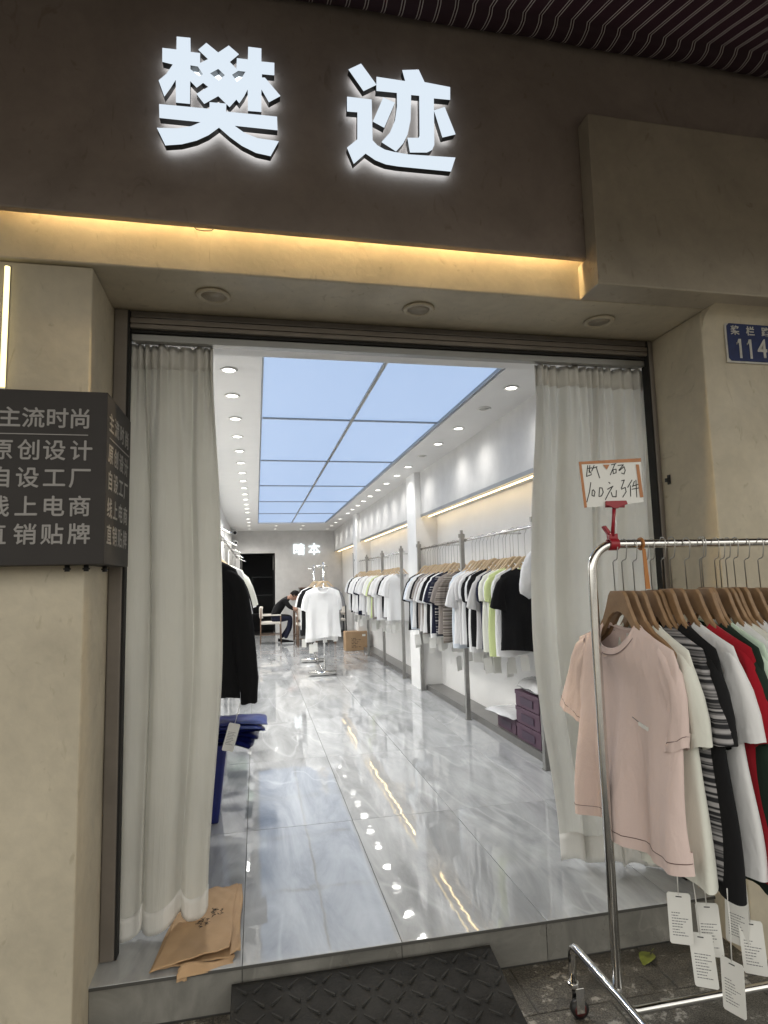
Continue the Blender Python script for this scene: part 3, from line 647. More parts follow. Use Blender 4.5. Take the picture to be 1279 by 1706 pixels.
# ================================================================== GARMENTS
def sstep(a, b, x):
    t = min(1, max(0, (x-a)/(b-a))); return t*t*(3-2*t)
def pw(c, e): return math.copysign(abs(c)**e, c)
class Tee:
    """shared meshes of one garment shape: body, sleeve (two), collar, stitching"""
    def __init__(s, seed, L=.68, w=.235, sl='short', fold=.018, flare=.012, droop=(0,.0), Nn=44, rows=15):
        rg = random.Random(seed); k1, k2 = rg.uniform(22, 30), rg.uniform(44, 60); p1, p2, p3 = rg.uniform(0, 6), rg.uniform(0, 6), rg.uniform(0, 6)
        s.L, s.w = L, w
        R0 = [(.083,.046,.000,-.080,-.022),(.092,.047,-.003,-.090,-.030),(.120,.044,-.016,-.112,-.045),(.165,.036,-.036,-.135,-.070),(w-.022,.028,-.062,-.165,-.105),(w-.006,.026,-.100,-.200,-.150),(w-.010,.028,-.160,-.245,-.210)]
        zz = [-.30 - (L-.30)*k/(rows-1) for k in range(rows)]
        for k, z in enumerate(zz):
            f = k/(rows-1); R0.append((w-.012 + flare*f, .030 + .016*f, z, z, z))
        def ring(q, inset=0):
            W, D, zs, zf, zb = q; out = []
            for i in range(Nn):
                th = 2*PI*i/Nn; c, sn = math.cos(th), math.sin(th)
                x = (W-inset)*pw(c, .8); y = (D-inset)*pw(sn, .80)
                z = zs + ((zf if sn < 0 else zb) - zs)*abs(sn)**1.15
                A = fold*sstep(-.14, -L*.9, z)
                ed = 1-.5*abs(c)**4
                y += A*ed*(math.sin(k1*x+p1+.9*z) + .42*math.sin(k2*x+p2-1.3*z)) + .006*math.sin(9*z+p3)*sstep(-.1,-.3,z)
                x += A*.45*math.sin(7*z+p2)*abs(c)
                z += .012*math.sin(k1*.5*x+p3)*sstep(-L*.8, -L, z)
                out.append((x, y, z))
            return out
        rings = [ring(q) for q in R0]
        last = R0[-1]
        inner = [(x*.994, y*.955, z+.0005) for x, y, z in rings[-1]]; inner2 = [(x*.985, y*.90, z+.06) for x, y, z in rings[-1]]
        s.body = MB().loft(rings).loft([rings[-1], inner]).loft([inner, inner2]).mesh('body')
        # collar band round the neck edge
        base = rings[0]; cb = [(x*1.17, y*1.12, z-.017) for x, y, z in rings[0]]
        up_ = [(x*1.0, y*1.0, z+.004) for x, y, z in base]; inn = [(x*.955, y*.95, z-.006) for x, y, z in base]; out = [(x*1.04, y*1.05, z+.001) for x, y, z in base]
        s.collar = MB().loft([cb, out, up_, inn]).mesh('collar')
        # sleeves
        s.sleeve = []
        s.stitch = MB()
        for side in (-1, 1):
            dr = droop[0 if side < 0 else 1]
            if sl == 'long':
                oe = [(w-.07,-.056),(w-.02,-.080),(w+.020,-.122),(w+.045,-.20),(w+.066,-.32),(w+.082,-.46),(w+.096,-.62),(w+.092,-.69),(w+.090,-.745)]
                ie = [(w-.07,-.17),(w-.05,-.22),(w-.045,-.27),(w-.045,-.34),(w-.040,-.43),(w-.030,-.53),(w-.016,-.645),(w+.002,-.70),(w+.004,-.752)]
            elif sl == 'cap':
                oe = [(w-.07,-.056),(w-.02,-.080),(w+.010,-.112),(w+.024,-.160),(w+.026,-.215),(w+.018,-.270)]
                ie = [(w-.07,-.16),(w-.055,-.20),(w-.055,-.235),(w-.065,-.265),(w-.075,-.285),(w-.080,-.300)]
            else:
                oe = [(w-.07,-.056),(w-.02,-.080),(w+.018,-.116),(w+.045,-.175),(w+.064,-.240),(w+.080,-.312)]
                ie = [(w-.07,-.16),(w-.05,-.205),(w-.042,-.245),(w-.048,-.285),(w-.052,-.322),(w-.054,-.352)]
            nl = len(oe)-1
            oe = [(x-dr*(i/nl), z-.25*abs(dr)*(i/nl)**2) for i, (x, z) in enumerate(oe)]; ie = [(x-dr*.45*(i/nl), z-.25*abs(dr)*(i/nl)**2) for i, (x, z) in enumerate(ie)]
            m = 22; rr = []
            for i in range(nl+1):
                cx, cz = (oe[i][0]+ie[i][0])/2, (oe[i][1]+ie[i][1])/2; hx, hz = (oe[i][0]-ie[i][0])/2, (oe[i][1]-ie[i][1])/2
                dp = (.018,.024,.026,.027,.028,.029)[min(i, 5)]*(1.25 if sl == 'long' else 1)
                row = []
                for k in range(m):
                    a = 2*PI*k/m; ca, sa = math.cos(a), math.sin(a)
                    row.append(((cx+hx*ca)*side, dp*pw(sa,.85)*(1+.22*math.sin(2.2*ca*3+i*.9+p2)) + fold*.45*math.sin(i*.8+p1)*(i > 1), cz+hz*ca+.004*math.sin(5*ca+i+p3)*(i > 2)))
                rr.append(row)
            c = [sum(p[j] for p in rr[-1])/m for j in range(3)]
            rim = [tuple(c[j] + (p[j]-c[j])*.965 for j in range(3)) for p in rr[-1]]
            pc = [sum(p[j] for p in rr[-2])/m for j in range(3)]
            deep = [tuple(p[j] + (pc[j]-c[j])*.7 for j in range(3)) for p in rim]
            s.sleeve.append(MB().loft(rr).loft([rr[-1], rim]).loft([rim, deep]).mesh('sleeve'))
            mid = [tuple(rr[-1][k][j]*.6 + rr[-2][k][j]*.4 for j in range(3)) for k in range(m)]
            cc = [sum(p[j] for p in mid)/m for j in range(3)]
            s.stitch.tube([tuple(cc[j] + (p[j]-cc[j])*1.012 for j in range(3)) for p in mid], .0012, 4, loop=True)
        hr = rings[-3] if Nn > 80 else rings[-2]
        s.stitch.tube([(x*1.004, y*1.02, z) for x, y, z in hr], .0012, 4, loop=True)
        s.stitch.tube([(x*1.005, y*1.02-.0005, z) for x, y, z in cb], .0010, 4, loop=True)
        s.stitch = s.stitch.mesh('stitching')
TEES = {'a': Tee(1), 'b': Tee(2, fold=.02), 'c': Tee(3, L=.66, fold=.013), 'cap1': Tee(4, sl='cap', L=.69), 'cap2': Tee(5, sl='cap', L=.67, fold=.012),
        'long': Tee(6, L=.72, w=.23, sl='long', fold=.012), 'pink': Tee(11, L=.67, w=.262, fold=.027, flare=.03, Nn=84, rows=24, droop=(-.045,.075)), 'd': Tee(12, L=.72, w=.250, fold=.024, droop=(.02,.05), Nn=60), 'e': Tee(13, L=.75, w=.25, fold=.022, droop=(.02,.07), Nn=60),
        'f': Tee(14, L=.70, w=.248, fold=.026, droop=(.03,.03), Nn=60)}
# hangers
def hanger_meshes(h, kink=True):
    slim = [(.0,.085),(.018,.082),(.045,.058),(.085,.010),(.125,-.026),(.165,-.052),(.205,-.080),(.205,-.096),(.160,-.072),(.118,-.046),(.078,-.012),(.042,.030),(.018,.052),(.0,.056)]
    half = [(.0,.105),(.032,.105),(.045,.090),(.060,.055),(.083,.012),(.115,-.022),(.160,-.048),(.205,-.078),(.207,-.096),(.190,-.098),(.140,-.072),(.098,-.044),(.070,-.014),(.045,.018),(.020,.034),(.0,.037)]
    if not kink: half = slim
    poly = half[:-1] + [half[-1]] + [(-x, z) for x, z in half[1:-1]][::-1]
    wood = MB().prism(poly, [], lambda u, v, w: (u, w, v), -.007, .007).mesh('wood_bar')
    r = .0165; zt = h; pts = [(-.012,0,.10)]
    if kink: pts += [(-.014,0,.10+(h-.10)*.62), (-.006,0,.10+(h-.10)*.66), (.004,0,.10+(h-.10)*.67), (.010,0,.10+(h-.10)*.70), (r,0,h-.012)]
    else: pts = [(0,0,.07)]; pts += [(0,0,.12), (0,0,h-.045), (.009,0,h-.03), (r,0,h-.01)]
    for k in range(9):
        a = R(-10) + R(215)*k/8
        pts.append((r*math.cos(a), 0, h + r*math.sin(a)))
    hook = MB().tube(pts, .0019 if kink else .0024, 6).mesh('hook')
    return wood, hook
HANG_OUT = hanger_meshes(.26); HANG_IN = hanger_meshes(.297, False); HANG_MID = hanger_meshes(.30, False)
TAG = MB().prism([(-.033,-.001),(-.022,.006),(.022,.006),(.033,-.001),(.033,-.120),(-.033,-.120)], [], lambda u, v, w: (u, w, v), -.0008, .0008).mesh('hang_tag')
TAGBIG = MB().prism([(-.031,-.004),(-.027,.002),(.027,.002),(.031,-.004),(.031,-.138),(.027,-.143),(-.027,-.143),(-.031,-.138)], [], lambda u, v, w: (u, w, v), -.001, .001).mesh('hang_tag')
def print_mesh(seed, wd, top, bot, n=9):
    mb = MB(); rg = random.Random(seed)
    for k in range(n):
        z = top + (bot-top)*k/(n-1); l = rg.uniform(.35, 1)*wd
        if k < 2: x0 = -wd/2
        else: x0 = -wd/2
        x = x0
        while x < x0 + l:
            d = rg.uniform(.002, .007); mb.box(x, min(x+d, x0+l), -.00135, -.0011, z-.0011, z+.0011); x += d + .0013
    return mb.mesh('print')
SLOT = MB().box(-.008, .008, -.00135, -.0011, -.0105, -.0075).mesh('slot')
PRINTS = [print_mesh(s, .044, -.055, -.118) for s in (1, 2, 3)]
STR = {}
def string_mesh(l):
    k = round(l, 3)
    if k not in STR: STR[k] = MB().tube([(0,0,0),(.001,.002,l*.5),(0,0,l)], .0017, 5).mesh('string')
    return STR[k]
def tee(shape, colour, loc, rz, label, group, hang, hlabel, hgroup, wood='wood', tagx=None, big=False, stitch=None, tilt=0, rg=rnd, hrz=None, tag_drop=None):
    S = TEES[shape]
    t = thing('sweatshirt' if shape == 'long' else 't_shirt', label, 'sweatshirt' if shape == 'long' else 't-shirt', loc, (tilt, 0, rz), group)
    m = CL[colour]
    if not big: t.scale = (rg.uniform(.95, 1.05), 1, rg.uniform(.94, 1.06))
    link('body', S.body, m, t)
    for q in S.sleeve: link('sleeve', q, m, t)
    link('collar', S.collar, m, t)
    if stitch: link('stitching', S.stitch, stitch, t)['kind'] = 'stuff'
    if tagx is not None:
        drop = tag_drop if tag_drop is not None else rg.uniform(.03, .09)
        tg = link('hang_tag', TAGBIG if big else TAG, M['tagpaper'], t, (tagx, rg.uniform(-.02, .02), -S.L-drop), (rg.uniform(-.1,.1), rg.uniform(-.12,.12), rg.uniform(-.45,.45) if not big else rg.uniform(.35, 1.45)))
        link('string', string_mesh(drop+.03), M['paper'], tg, (0,0,-.004))
        if big: link('print', PRINTS[rg.randrange(3)], M['ink_grey'], tg)['kind'] = 'stuff'; link('slot', SLOT, M['ink'], tg)
    if hang:
        h = thing('clothes_hanger', hlabel, 'hanger', loc, (0, 0, rz if hrz is None else hrz), hgroup)
        link('wood_bar', hang[0], M[wood], h, bevel=.003); link('hook', hang[1], M['wire'], h)
    return t

# ------------------------------------------------------------------ outdoor garment rack
RX, RY_, RZ = 1.078, 1.85, 1.449
t = thing('garment_rack', 'chrome clothes rack on castors standing on the pavement right of the door', 'clothes rack')
rb = .085
pts = [(RX,RY_,.10)] + [(RX, RY_, RZ-rb)] + [(RX+rb-rb*math.cos(a), RY_, RZ-rb+rb*math.sin(a)) for a in [PI/2*k/8 for k in range(1, 9)]] + [(2.45, RY_, RZ)]
XE = 2.52
pts = [(RX, RY_, .10), (RX, RY_, .75), (RX, RY_, RZ-rb)] + [(RX+rb-rb*math.cos(PI/2*k/8), RY_, RZ-rb+rb*math.sin(PI/2*k/8)) for k in range(1, 9)] + [(1.8, RY_, RZ)]
pts += [(XE-rb+rb*math.sin(PI/2*k/8), RY_, RZ-rb+rb*math.cos(PI/2*k/8)) for k in range(0, 9)] + [(XE, RY_, .10)]
obj('top_rail', MB().tube(pts, .0145, 16), M['chrome'], t)
pts = [(RX, RY_-.0, .12), (RX, RY_, .085)] + [(RX+.06-.06*math.cos(PI/2*k/6), RY_, .082-.06*math.sin(PI/2*k/6)) for k in range(1, 7)] + [(1.8, RY_, .022)]
pts += [(XE-.06+.06*math.sin(PI/2*k/6), RY_, .082-.06*math.cos(PI/2*k/6)) for k in range(0, 7)] + [(XE, RY_, .12)]
obj('bottom_rail', MB().tube(pts, .0125, 14), M['chrome'], t)
hub_m = MB().cyl((0,-.0125,0), .021, .025, 18, 'y').mesh('hub')
wheel_m = MB().cyl((0,-.011,0), .030, .022, 22, 'y').mesh('wheel')
for fx in (RX, XE):
    d = .018 if fx == RX else -.018
    ya, yb = 2.105, 1.595
    pts = [(fx-d, ya, -.035), (fx-d, ya, .05)] + [(fx-d, ya-.04+.04*math.cos(PI/2*k/5), .05+.04*math.sin(PI/2*k/5)) for k in range(1, 6)]
    pts += [(fx-d, yb+.04-.04*math.sin(PI/2*k/5), .05+.04*math.cos(PI/2*k/5)) for k in range(0, 6)] + [(fx-d, yb, -.035)]
    obj('foot', MB().tube(pts, .0135, 14), M['chrome'], t)
    for y in (ya, yb):
        cs = obj('castor', MB().cyl((fx-d, y, -.048), .019, .014, 16).box(fx-d-.002+.003, fx-d+.030, y-.018, y-.015, -.128, -.048).box(fx-d+.001, fx-d+.030, y+.015, y+.018, -.128, -.048), M['chrome'], t, bevel=.001)
        wh = link('wheel', wheel_m, M['black_metal'], cs, (fx-d+.018, y, -.120)); link('hub', hub_m, M['caster_red'], wh)
OUT = [('pink','pink',1.165),('cream','d',1.235),('grey-striped','f',1.282),('black','e',1.325),('white','f',1.368),('red','d',1.412),('dark green','e',1.454),('mint','d',1.496),('white','b',1.538),('cream','c',1.576),('white','a',1.622),('light grey','d',1.668),('white','b',1.716),('black','a',1.764),('white','c',1.814)]
seen = {}
for k, (c, sh, x) in enumerate(OUT):
    seen[c] = seen.get(c, 0) + 1
    total = sum(1 for q in OUT if q[0] == c)
    lab = '%s t-shirt, %s from the left on the outdoor rack' % (c, ORD[k])
    if c == 'pink': lab = 'dusty pink t-shirt hanging at the front of the outdoor rack'
    if total == 1 and c != 'pink': lab = '%s t-shirt on the outdoor rack, %s from the left' % (c, ORD[k])
    jz = rnd.uniform(-.12, .06) if k else .0
    tee(sh, c, (x, RY_ + {'black': -.03, 'red': -.03, 'dark green': -.045, 'white': -.012}.get(c, 0) + rnd.uniform(-.006,.006), 1.190 + (0 if k == 0 else rnd.uniform(-.004,.004))), R(-90) + jz*.8 + (R(3) if k == 0 else 0), lab, 't-shirts on the outdoor rack', HANG_OUT,
        'wooden hanger with wire hook, %s from the left on the outdoor rack' % ORD[k], 'wooden hangers on the outdoor rack', 'wood',
        tagx=rnd.uniform(.12,.22) if k in (0,1,2,3,4,5,7) else None, big=True, stitch=plain('pink_seam', (.16,.10,.09), .8) if k == 0 else None, tag_drop=[.085,.15,.10,.17,.09,.13,.0,.10][k] if k < 8 else None)
# pink tee details
pk = [o for o in bpy.data.objects if o.get('label', '').startswith('dusty pink')][0]
obj('neck_label', MB().box(-.026, .026, .0415, .0425, -.066, -.036), M['paper'], pk)
def front_y(me, x, z):
    return min((v.co for v in me.vertices if v.co.y < 0.02), key=lambda c: (c.x-x)**2+(c.z-z)**2).y
yb_ = front_y(TEES['pink'].body, .12, -.30)
b_ = obj('chest_badge', MB().box(-.022, .022, -.002, .002, -.0055, .0055), M['paper'], pk, bevel=.001); b_.location = (.12, yb_-.007, -.30); b_.rotation_euler = (0, R(12), 0)
b2 = obj('chest_stitch', MB().box(-.055, .055, -.0006, .0006, -.0009, .0009), M['ink_grey'], pk); b2.location = (.118, yb_-.0045, -.30); b2.rotation_euler = (0, R(18), 0)
# empty wire hangers between the garments
for k, x in enumerate((1.200, 1.305, 1.60)):
    h = thing('clothes_hanger', 'spare wooden hanger with no shirt, %s of the bare ones on the outdoor rack' % ORD[k], 'hanger', (x, RY_+.004, 1.190), (0,0,R(-90)+rnd.uniform(-.15,.15)), 'bare hangers on the outdoor rack')
    link('wood_bar', HANG_OUT[0], M['wood'], h, bevel=.003); link('hook', HANG_OUT[1], M['wire'], h)

t = thing('plastic_strap', 'orange plastic strap looped over the outdoor rack rail', 'strap', (1.262, RY_-.02, RZ))
obj('loop', MB().tube([(0, .02+.018*math.cos(a), .018*math.sin(a)) for a in [2*PI*k/16 for k in range(16)]], .0045, 6, loop=True), M['orange'], t)
obj('band', MB().prism([(-.007,-.015),(.004,-.018),(.012,-.15),(-.004,-.15)], [], lambda u, v, w: (u, w, v), .0, .004), M['orange'], t)
# ------------------------------------------------------------------ price card and its clip
STROKES = [[(1.0739,1.7096),(1.0671,1.6728)],[(1.0671,1.6728),(1.0863,1.6791)],[(1.0733,1.6994),(1.0878,1.7016)],[(1.0817,1.7097),(1.0778,1.6851)],[(1.0773,1.6933),(1.0854,1.6832)],[(1.0972,1.7099),(1.087,1.6903)],[(1.0899,1.6996),(1.1081,1.706)],[(1.1046,1.7039),(1.109,1.6875),(1.1144,1.6681)],[(1.1601,1.7129),(1.1784,1.7172)],[(1.1738,1.7161),(1.1659,1.7005),(1.1543,1.6788)],[(1.1656,1.6964),(1.1658,1.683),(1.1762,1.6862),(1.1771,1.6986),(1.1656,1.6964)],[(1.1848,1.7111),(1.2053,1.7135),(1.1869,1.6946)],[(1.1891,1.6936),(1.2071,1.7073),(1.2108,1.6949),(1.2053,1.6824),(1.1964,1.6854)],[(1.0812,1.6525),(1.0747,1.622),(1.0625,1.5876)],[(1.0849,1.6261),(1.0827,1.6099),(1.0902,1.6068),(1.0944,1.6201),(1.0895,1.6282),(1.0849,1.6261)],[(1.112,1.6344),(1.1078,1.6059),(1.1169,1.6079),(1.1244,1.6202),(1.1209,1.6344),(1.1121,1.6354)],[(1.1469,1.6541),(1.1511,1.65)],[(1.1407,1.6305),(1.1616,1.6408)],[(1.1592,1.6388),(1.1443,1.6182),(1.1305,1.5958)],[(1.1534,1.6203),(1.1569,1.606),(1.1702,1.6051),(1.1729,1.6266)],[(1.1945,1.6596),(1.2049,1.6617),(1.1981,1.6473),(1.1915,1.6338)],[(1.1924,1.6308),(1.2064,1.637),(1.2087,1.6226),(1.1949,1.6041)],[(1.2333,1.662),(1.2155,1.6371)],[(1.2262,1.6433),(1.2245,1.6073)],[(1.2421,1.6579),(1.2338,1.6393)],[(1.234,1.6413),(1.255,1.6477)],[(1.2309,1.631),(1.2563,1.6353)],[(1.2481,1.6621),(1.2471,1.6043)]]
CARD = [[(1.0416,1.7214),(1.2724,1.7374),(1.2708,1.5868),(1.0525,1.5684)],[(1.0416,1.7214),(1.2724,1.7374),(1.2714,1.7248),(1.051,1.713)],[(1.0416,1.7214),(1.0511,1.7144),(1.0617,1.5694),(1.0514,1.5684)],[(1.2511,1.7151),(1.2626,1.7153),(1.271,1.6043),(1.2584,1.6033)],[(1.1286,1.7124),(1.1534,1.7138),(1.142,1.6961)]]
t = thing('price_card', 'white price card edged with orange tape, handwritten 断码 100元3件', 'price card')
obj('card', MB().prism(CARD[0], [], fy, 1.8305, 1.8318), M['paper'], t)
for k, p in enumerate(CARD[1:]): obj('tape', MB().prism(p, [], fy, 1.8292-.0003*k, 1.8296-.0003*k), M['tape'], t)
mb = MB()
for st in STROKES:
    for a, b_ in zip(st, st[1:]):
        dx, dz = b_[0]-a[0], b_[1]-a[1]; l = math.hypot(dx, dz); nx, nz = -dz/l*.0015, dx/l*.0015; ex, ez = dx/l*.0008, dz/l*.0008
        mb.prism([(a[0]+nx-ex,a[1]+nz-ez),(b_[0]+nx+ex,b_[1]+nz+ez),(b_[0]-nx+ex,b_[1]-nz+ez),(a[0]-nx-ex,a[1]-nz-ez)], [], fy, 1.8297, 1.8303)
obj('handwriting', mb, M['ink'], t)
t = thing('card_clip', 'red plastic sign clip gripping the end of the outdoor rack rail', 'clip')
obj('jaw', MB().prism([(1.128,1.590),(1.203,1.592),(1.207,1.580),(1.190,1.575),(1.170,1.566),(1.155,1.566),(1.140,1.574),(1.127,1.575)], [], fy, 1.822, 1.8288), M['red_plastic'], t, bevel=.0015)
obj('jaw', MB().box(1.132, 1.203, 1.8325, 1.839, 1.570, 1.588), M['red_plastic'], t, bevel=.0015)
obj('stem', MB().tube([(1.164,1.835,1.570),(1.160,1.838,1.53),(1.157,1.845,1.475)], [.0065,.0055,.0065], 10), M['red_plastic'], t)
obj('lever', MB().prism([(1.124,1.508),(1.134,1.512),(1.152,1.488),(1.142,1.480)], [], fy, 1.842, 1.858), M['red_plastic'], t, bevel=.003)
mb = MB(); n = 20
mb.loft([[(x, RY_ + r*math.cos(2*PI*k/n), RZ + r*math.sin(2*PI*k/n)) for k in range(n)] for x, r in ((1.143,.0152),(1.143,.0205),(1.175,.0205),(1.175,.0152))])
mb.box(1.144, 1.174, 1.840, 1.860, 1.466, 1.484)
obj('clamp', mb, M['red_plastic'], t, bevel=.0012)

t = thing('door_latch', 'small black latch screwed to the right door reveal', 'latch', (1.8785, 2.50, 1.78))
obj('plate', MB().box(-.004, .0, -.010, .010, -.022, .022), M['black_metal'], t, bevel=.001); obj('catch', MB().box(-.020, -.0042, -.006, .006, -.012, .006), M['black_metal'], t, bevel=.001)
t = thing('loose_cable', 'thin brown cable loop hanging under the sign fascia', 'cable', (0,0,0))
obj('loop', MB().tube([(-.215,2.160,2.618),(-.205,2.158,2.607),(-.18,2.155,2.603),(-.155,2.157,2.607),(-.145,2.160,2.618)], .002, 6), M['alu_dark'], t)
# ================================================================== CURTAINS
def curtain(label, top, bot, mid, seed, nf, hem, amp=.045, flap=None, ztop=2.352, zbot=(.03,.06), cm='curtain'):
    """top/bot/mid: ((x0,y0),(x1,y1)) plan positions of the cloth's two edges"""
    rg = random.Random(seed); ph = [rg.uniform(0, 6) for _ in range(6)]
    t = thing('curtain', label, 'curtain', group='curtains in the doorway')
    NS, NT = 150, 46
    def pt(s, tt):
        if tt < .55: a = sstep(0, .55, tt); e0 = [top[0][i]+(mid[0][i]-top[0][i])*a for i in (0,1)]; e1 = [top[1][i]+(mid[1][i]-top[1][i])*a for i in (0,1)]
        else: a = sstep(.55, 1, tt); e0 = [mid[0][i]+(bot[0][i]-mid[0][i])*a for i in (0,1)]; e1 = [mid[1][i]+(bot[1][i]-mid[1][i])*a for i in (0,1)]
        sw = s + .35/nf*math.sin(2*PI*s*nf*.5+ph[0])*.4
        x = e0[0]+(e1[0]-e0[0])*sw; y = e0[1]+(e1[1]-e0[1])*sw
        big = math.sin(2*PI*nf*s + ph[1] + .5*math.sin(3*tt+ph[2]))
        big = pw(big, .75)
        fine = math.sin(2*PI*nf*3.6*s + ph[3] + .6*math.sin(2*PI*s*2+ph[5]))
        g = sstep(.02, .30, tt)
        y += amp*(.30+.70*g)*big*(.6+.4*math.sin(2*PI*s*1.3+ph[4])) + .013*(1-g)*fine + .006*math.sin(2*PI*nf*2.1*s+ph[2]+tt*2)
        x += amp*.45*g*math.sin(2*PI*nf*s+ph[1]+1.4)
        z0 = zbot[0]+(zbot[1]-zbot[0])*s + .020*math.sin(2*PI*nf*s+ph[3])
        z = ztop + (z0-ztop)*tt - .004*(1-sstep(0,.03,tt))*abs(fine)
        return (x, y, max(z, .005))
    rows = [[pt(i/NS, j/NT) for i in range(NS+1)] for j in range(NT+1)]
    o = obj('cloth', MB().loft(rows, closed=False), M[cm], t)
    sm = o.modifiers.new('thick', 'SOLIDIFY'); sm.thickness = .0016
    # hem: doubled cloth, a touch proud on both faces
    t0 = 1 - hem/(ztop-zbot[0])
    hr = [[pt(i/NS, t0+(1.0035-t0)*j/4) for i in range(NS+1)] for j in range(5)]
    h = obj('hem', MB().loft(hr, closed=False), M['curtain_hem'], t); sm = h.modifiers.new('thick', 'SOLIDIFY'); sm.thickness = .006; sm.offset = 0
    # heading tape
    hr = [[(p[0], p[1], p[2]+.004) for p in [pt(i/NS, .044*j/3) for i in range(NS+1)]] for j in range(4)]
    h = obj('heading', MB().loft(hr, closed=False), M['curtain_hem'], t); sm = h.modifiers.new('thick', 'SOLIDIFY'); sm.thickness = .005; sm.offset = 0
    for k in range(9):
        p = pt((k+.5)/9, 0); obj('hook', MB().tube([(p[0],2.622 if abs(p[1]-2.62) > .03 else p[1],p[2]+.014),(p[0],p[1],p[2]-.01)], .002, 5), M['fixture'], t)
    if flap:
        rows = []
        for j in range(9):
            f = j/8; z = 2.335 - .34*f; w = .075*(1-f)**.8 + .004
            cx = flap[0] + .030*f - .055*max(0, f-.55)
            rows.append([(cx - w/2 + w*i/6 + .012*math.sin(f*4), flap[1] - .018 - .012*math.sin(PI*i/6) - .01*f, z - .02*i/6) for i in range(7)])
        f_ = obj('turned_flap', MB().loft(rows, closed=False), M['curtain_hem'], t); sm = f_.modifiers.new('thick', 'SOLIDIFY'); sm.thickness = .002
    return t
curtain('long cream curtain gathered at the left side of the doorway', ((-.525,2.645),(-.178,2.645)), ((-.520,2.665),(-.205,2.715)), ((-.520,2.675),(-.150,2.71)), 3, 2.6, .075, .036, flap=None)
curtain('sheer cream curtain gathered at the right side of the doorway', ((1.300,2.645),(1.925,2.645)), ((1.40,2.80),(1.96,2.645)), ((1.272,2.72),(1.935,2.69)), 9, 4.2, .11, .040, zbot=(.05,-.004), cm='curtain_sheer')

# ================================================================== KRAFT BAG, RAMP, LEAF
t = thing('paper_bag', 'flattened brown kraft paper bag lying on the threshold under the left curtain', 'paper bag')
def sheet(c, nx, ny, zf, thick, mat, name, seed):
    rg = random.Random(seed); a1, a2 = rg.uniform(0,6), rg.uniform(0,6)
    rows = []
    for j in range(ny+1):
        v = j/ny; row = []
        for i in range(nx+1):
            u = i/nx
            x = (c[0][0]*(1-u)+c[1][0]*u)*(1-v) + (c[3][0]*(1-u)+c[2][0]*u)*v
            y = (c[0][1]*(1-u)+c[1][1]*u)*(1-v) + (c[3][1]*(1-u)+c[2][1]*u)*v
            row.append((x + .003*math.sin(9*v+a1), y + .003*math.sin(8*u+a2), zf(u, v)))
        rows.append(row)
    o = obj(name, MB().loft(rows, closed=False), mat, t); s_ = o.modifiers.new('thick', 'SOLIDIFY'); s_.thickness = thick; return o
cr = lambda u, v: .0025*abs(math.sin(17*u+11*v))+.003*abs(math.sin(7*u+3*v)) + .0025*abs(math.sin(5*u-9*v+1)) + .004*sstep(.86,1,u)*math.sin(14*v)
sheet([(-.372,2.440),(-.090,2.462),(-.072,3.000),(-.300,2.985)], 34, 40, lambda u, v: .006+cr(u,v), .002, M['kraft'], 'bottom_layer', 1)
sheet([(-.362,2.425),(-.098,2.470),(-.085,2.975),(-.292,2.955)], 34, 40, lambda u, v: .022+cr(v,u)+.010*(1-v)*sstep(.2,.7,u)-.006*(1-u)*(1-v), .002, M['kraft'], 'top_layer', 2)
sheet([(-.100,2.452),(-.062,2.480),(-.062,2.990),(-.095,2.980)], 6, 40, lambda u, v: .018-.006*u+.006*math.sin(19*v)*u+cr(u,v), .002, M['kraft'], 'gusset', 3)
sheet([(-.275,2.392),(-.085,2.432),(-.080,2.47),(-.262,2.425)], 24, 6, lambda u, v: -.004+.020*v+.010*math.sin(5*u+1)*v, .002, M['kraft'], 'folded_flap', 4)
sheet([(-.272,2.405),(-.238,2.407),(-.235,2.43),(-.268,2.428)], 4, 6, lambda u, v: -.018+.036*v, .002, M['kraft'], 'handle_tab', 5)
mb = MB(); rg = random.Random(4)
for cx, cy, n_ in ((-.158, 2.735, 11), (-.205, 2.665, 9)):
    for k in range(n_):
        x, y = cx+rg.uniform(-.020,.020), cy+(k/n_-.5)*.060
        pts = [(x+rg.uniform(-.010,.010)+.004*math.sin(j*2.1), y+.004*(j-2)+rg.uniform(-.003,.003), .0385) for j in range(5)]
        mb.tube(pts, .0008, 4)
pr_ = obj('print', mb, M['ink'], t); pr_['kind'] = 'stuff'

# black rubber kerb ramp with raised tread bars
t = thing('kerb_ramp', 'black rubber kerb ramp with raised tread pattern below the step', 'ramp')
x0, x1 = -.088, .872; y1, y0 = 2.402, 1.93; z1, z0 = -.048, G+.008
prof = [(y1, G+.002), (y1, z1), (y1-.012, z1+.001)] + [(y1-.012-(y1-y0-.012)*k/6, z1+(z0-z1)*k/6) for k in range(1, 7)] + [(y0, G+.002)]
obj('wedge', MB().prism(prof, [], lambda u, v, w: (w, u, v), x0, x1), M['rubber'], t, bevel=.004)
ang = math.atan2(z1-z0, y1-y0)
tm = MB(); tm.loft([[( -.027,-.005,0),(.027,-.005,0),(.027,.005,0),(-.027,.005,0)],[(-.024,-.0024,.005),(.024,-.0024,.005),(.024,.0024,.005),(-.024,.0024,.005)]], True, False, True, sm=False)
TM = tm.mesh('tread_bar'); p = .062; kk = 0
for j in range(10):
    for i in range(17):
        x = x0 + .034 + i*p*.965; y = y1 - .040 - j*p*.96
        if x > x1-.026 or y < y0+.02: continue
        z = z1 + (z0-z1)*(y1-.012-y)/(y1-y0-.012)
        link('tread_bar', TM, M['rubber_top'], t, (x, y, z+.0005), (ang, 0, R(45) if (i+j) % 2 else R(-45)))
t = thing('fallen_leaf', 'yellow-green fallen leaf on the pavement under the rack', 'leaf', (1.497, 2.335, G+.004), (0,0,R(-50)))
rows = []
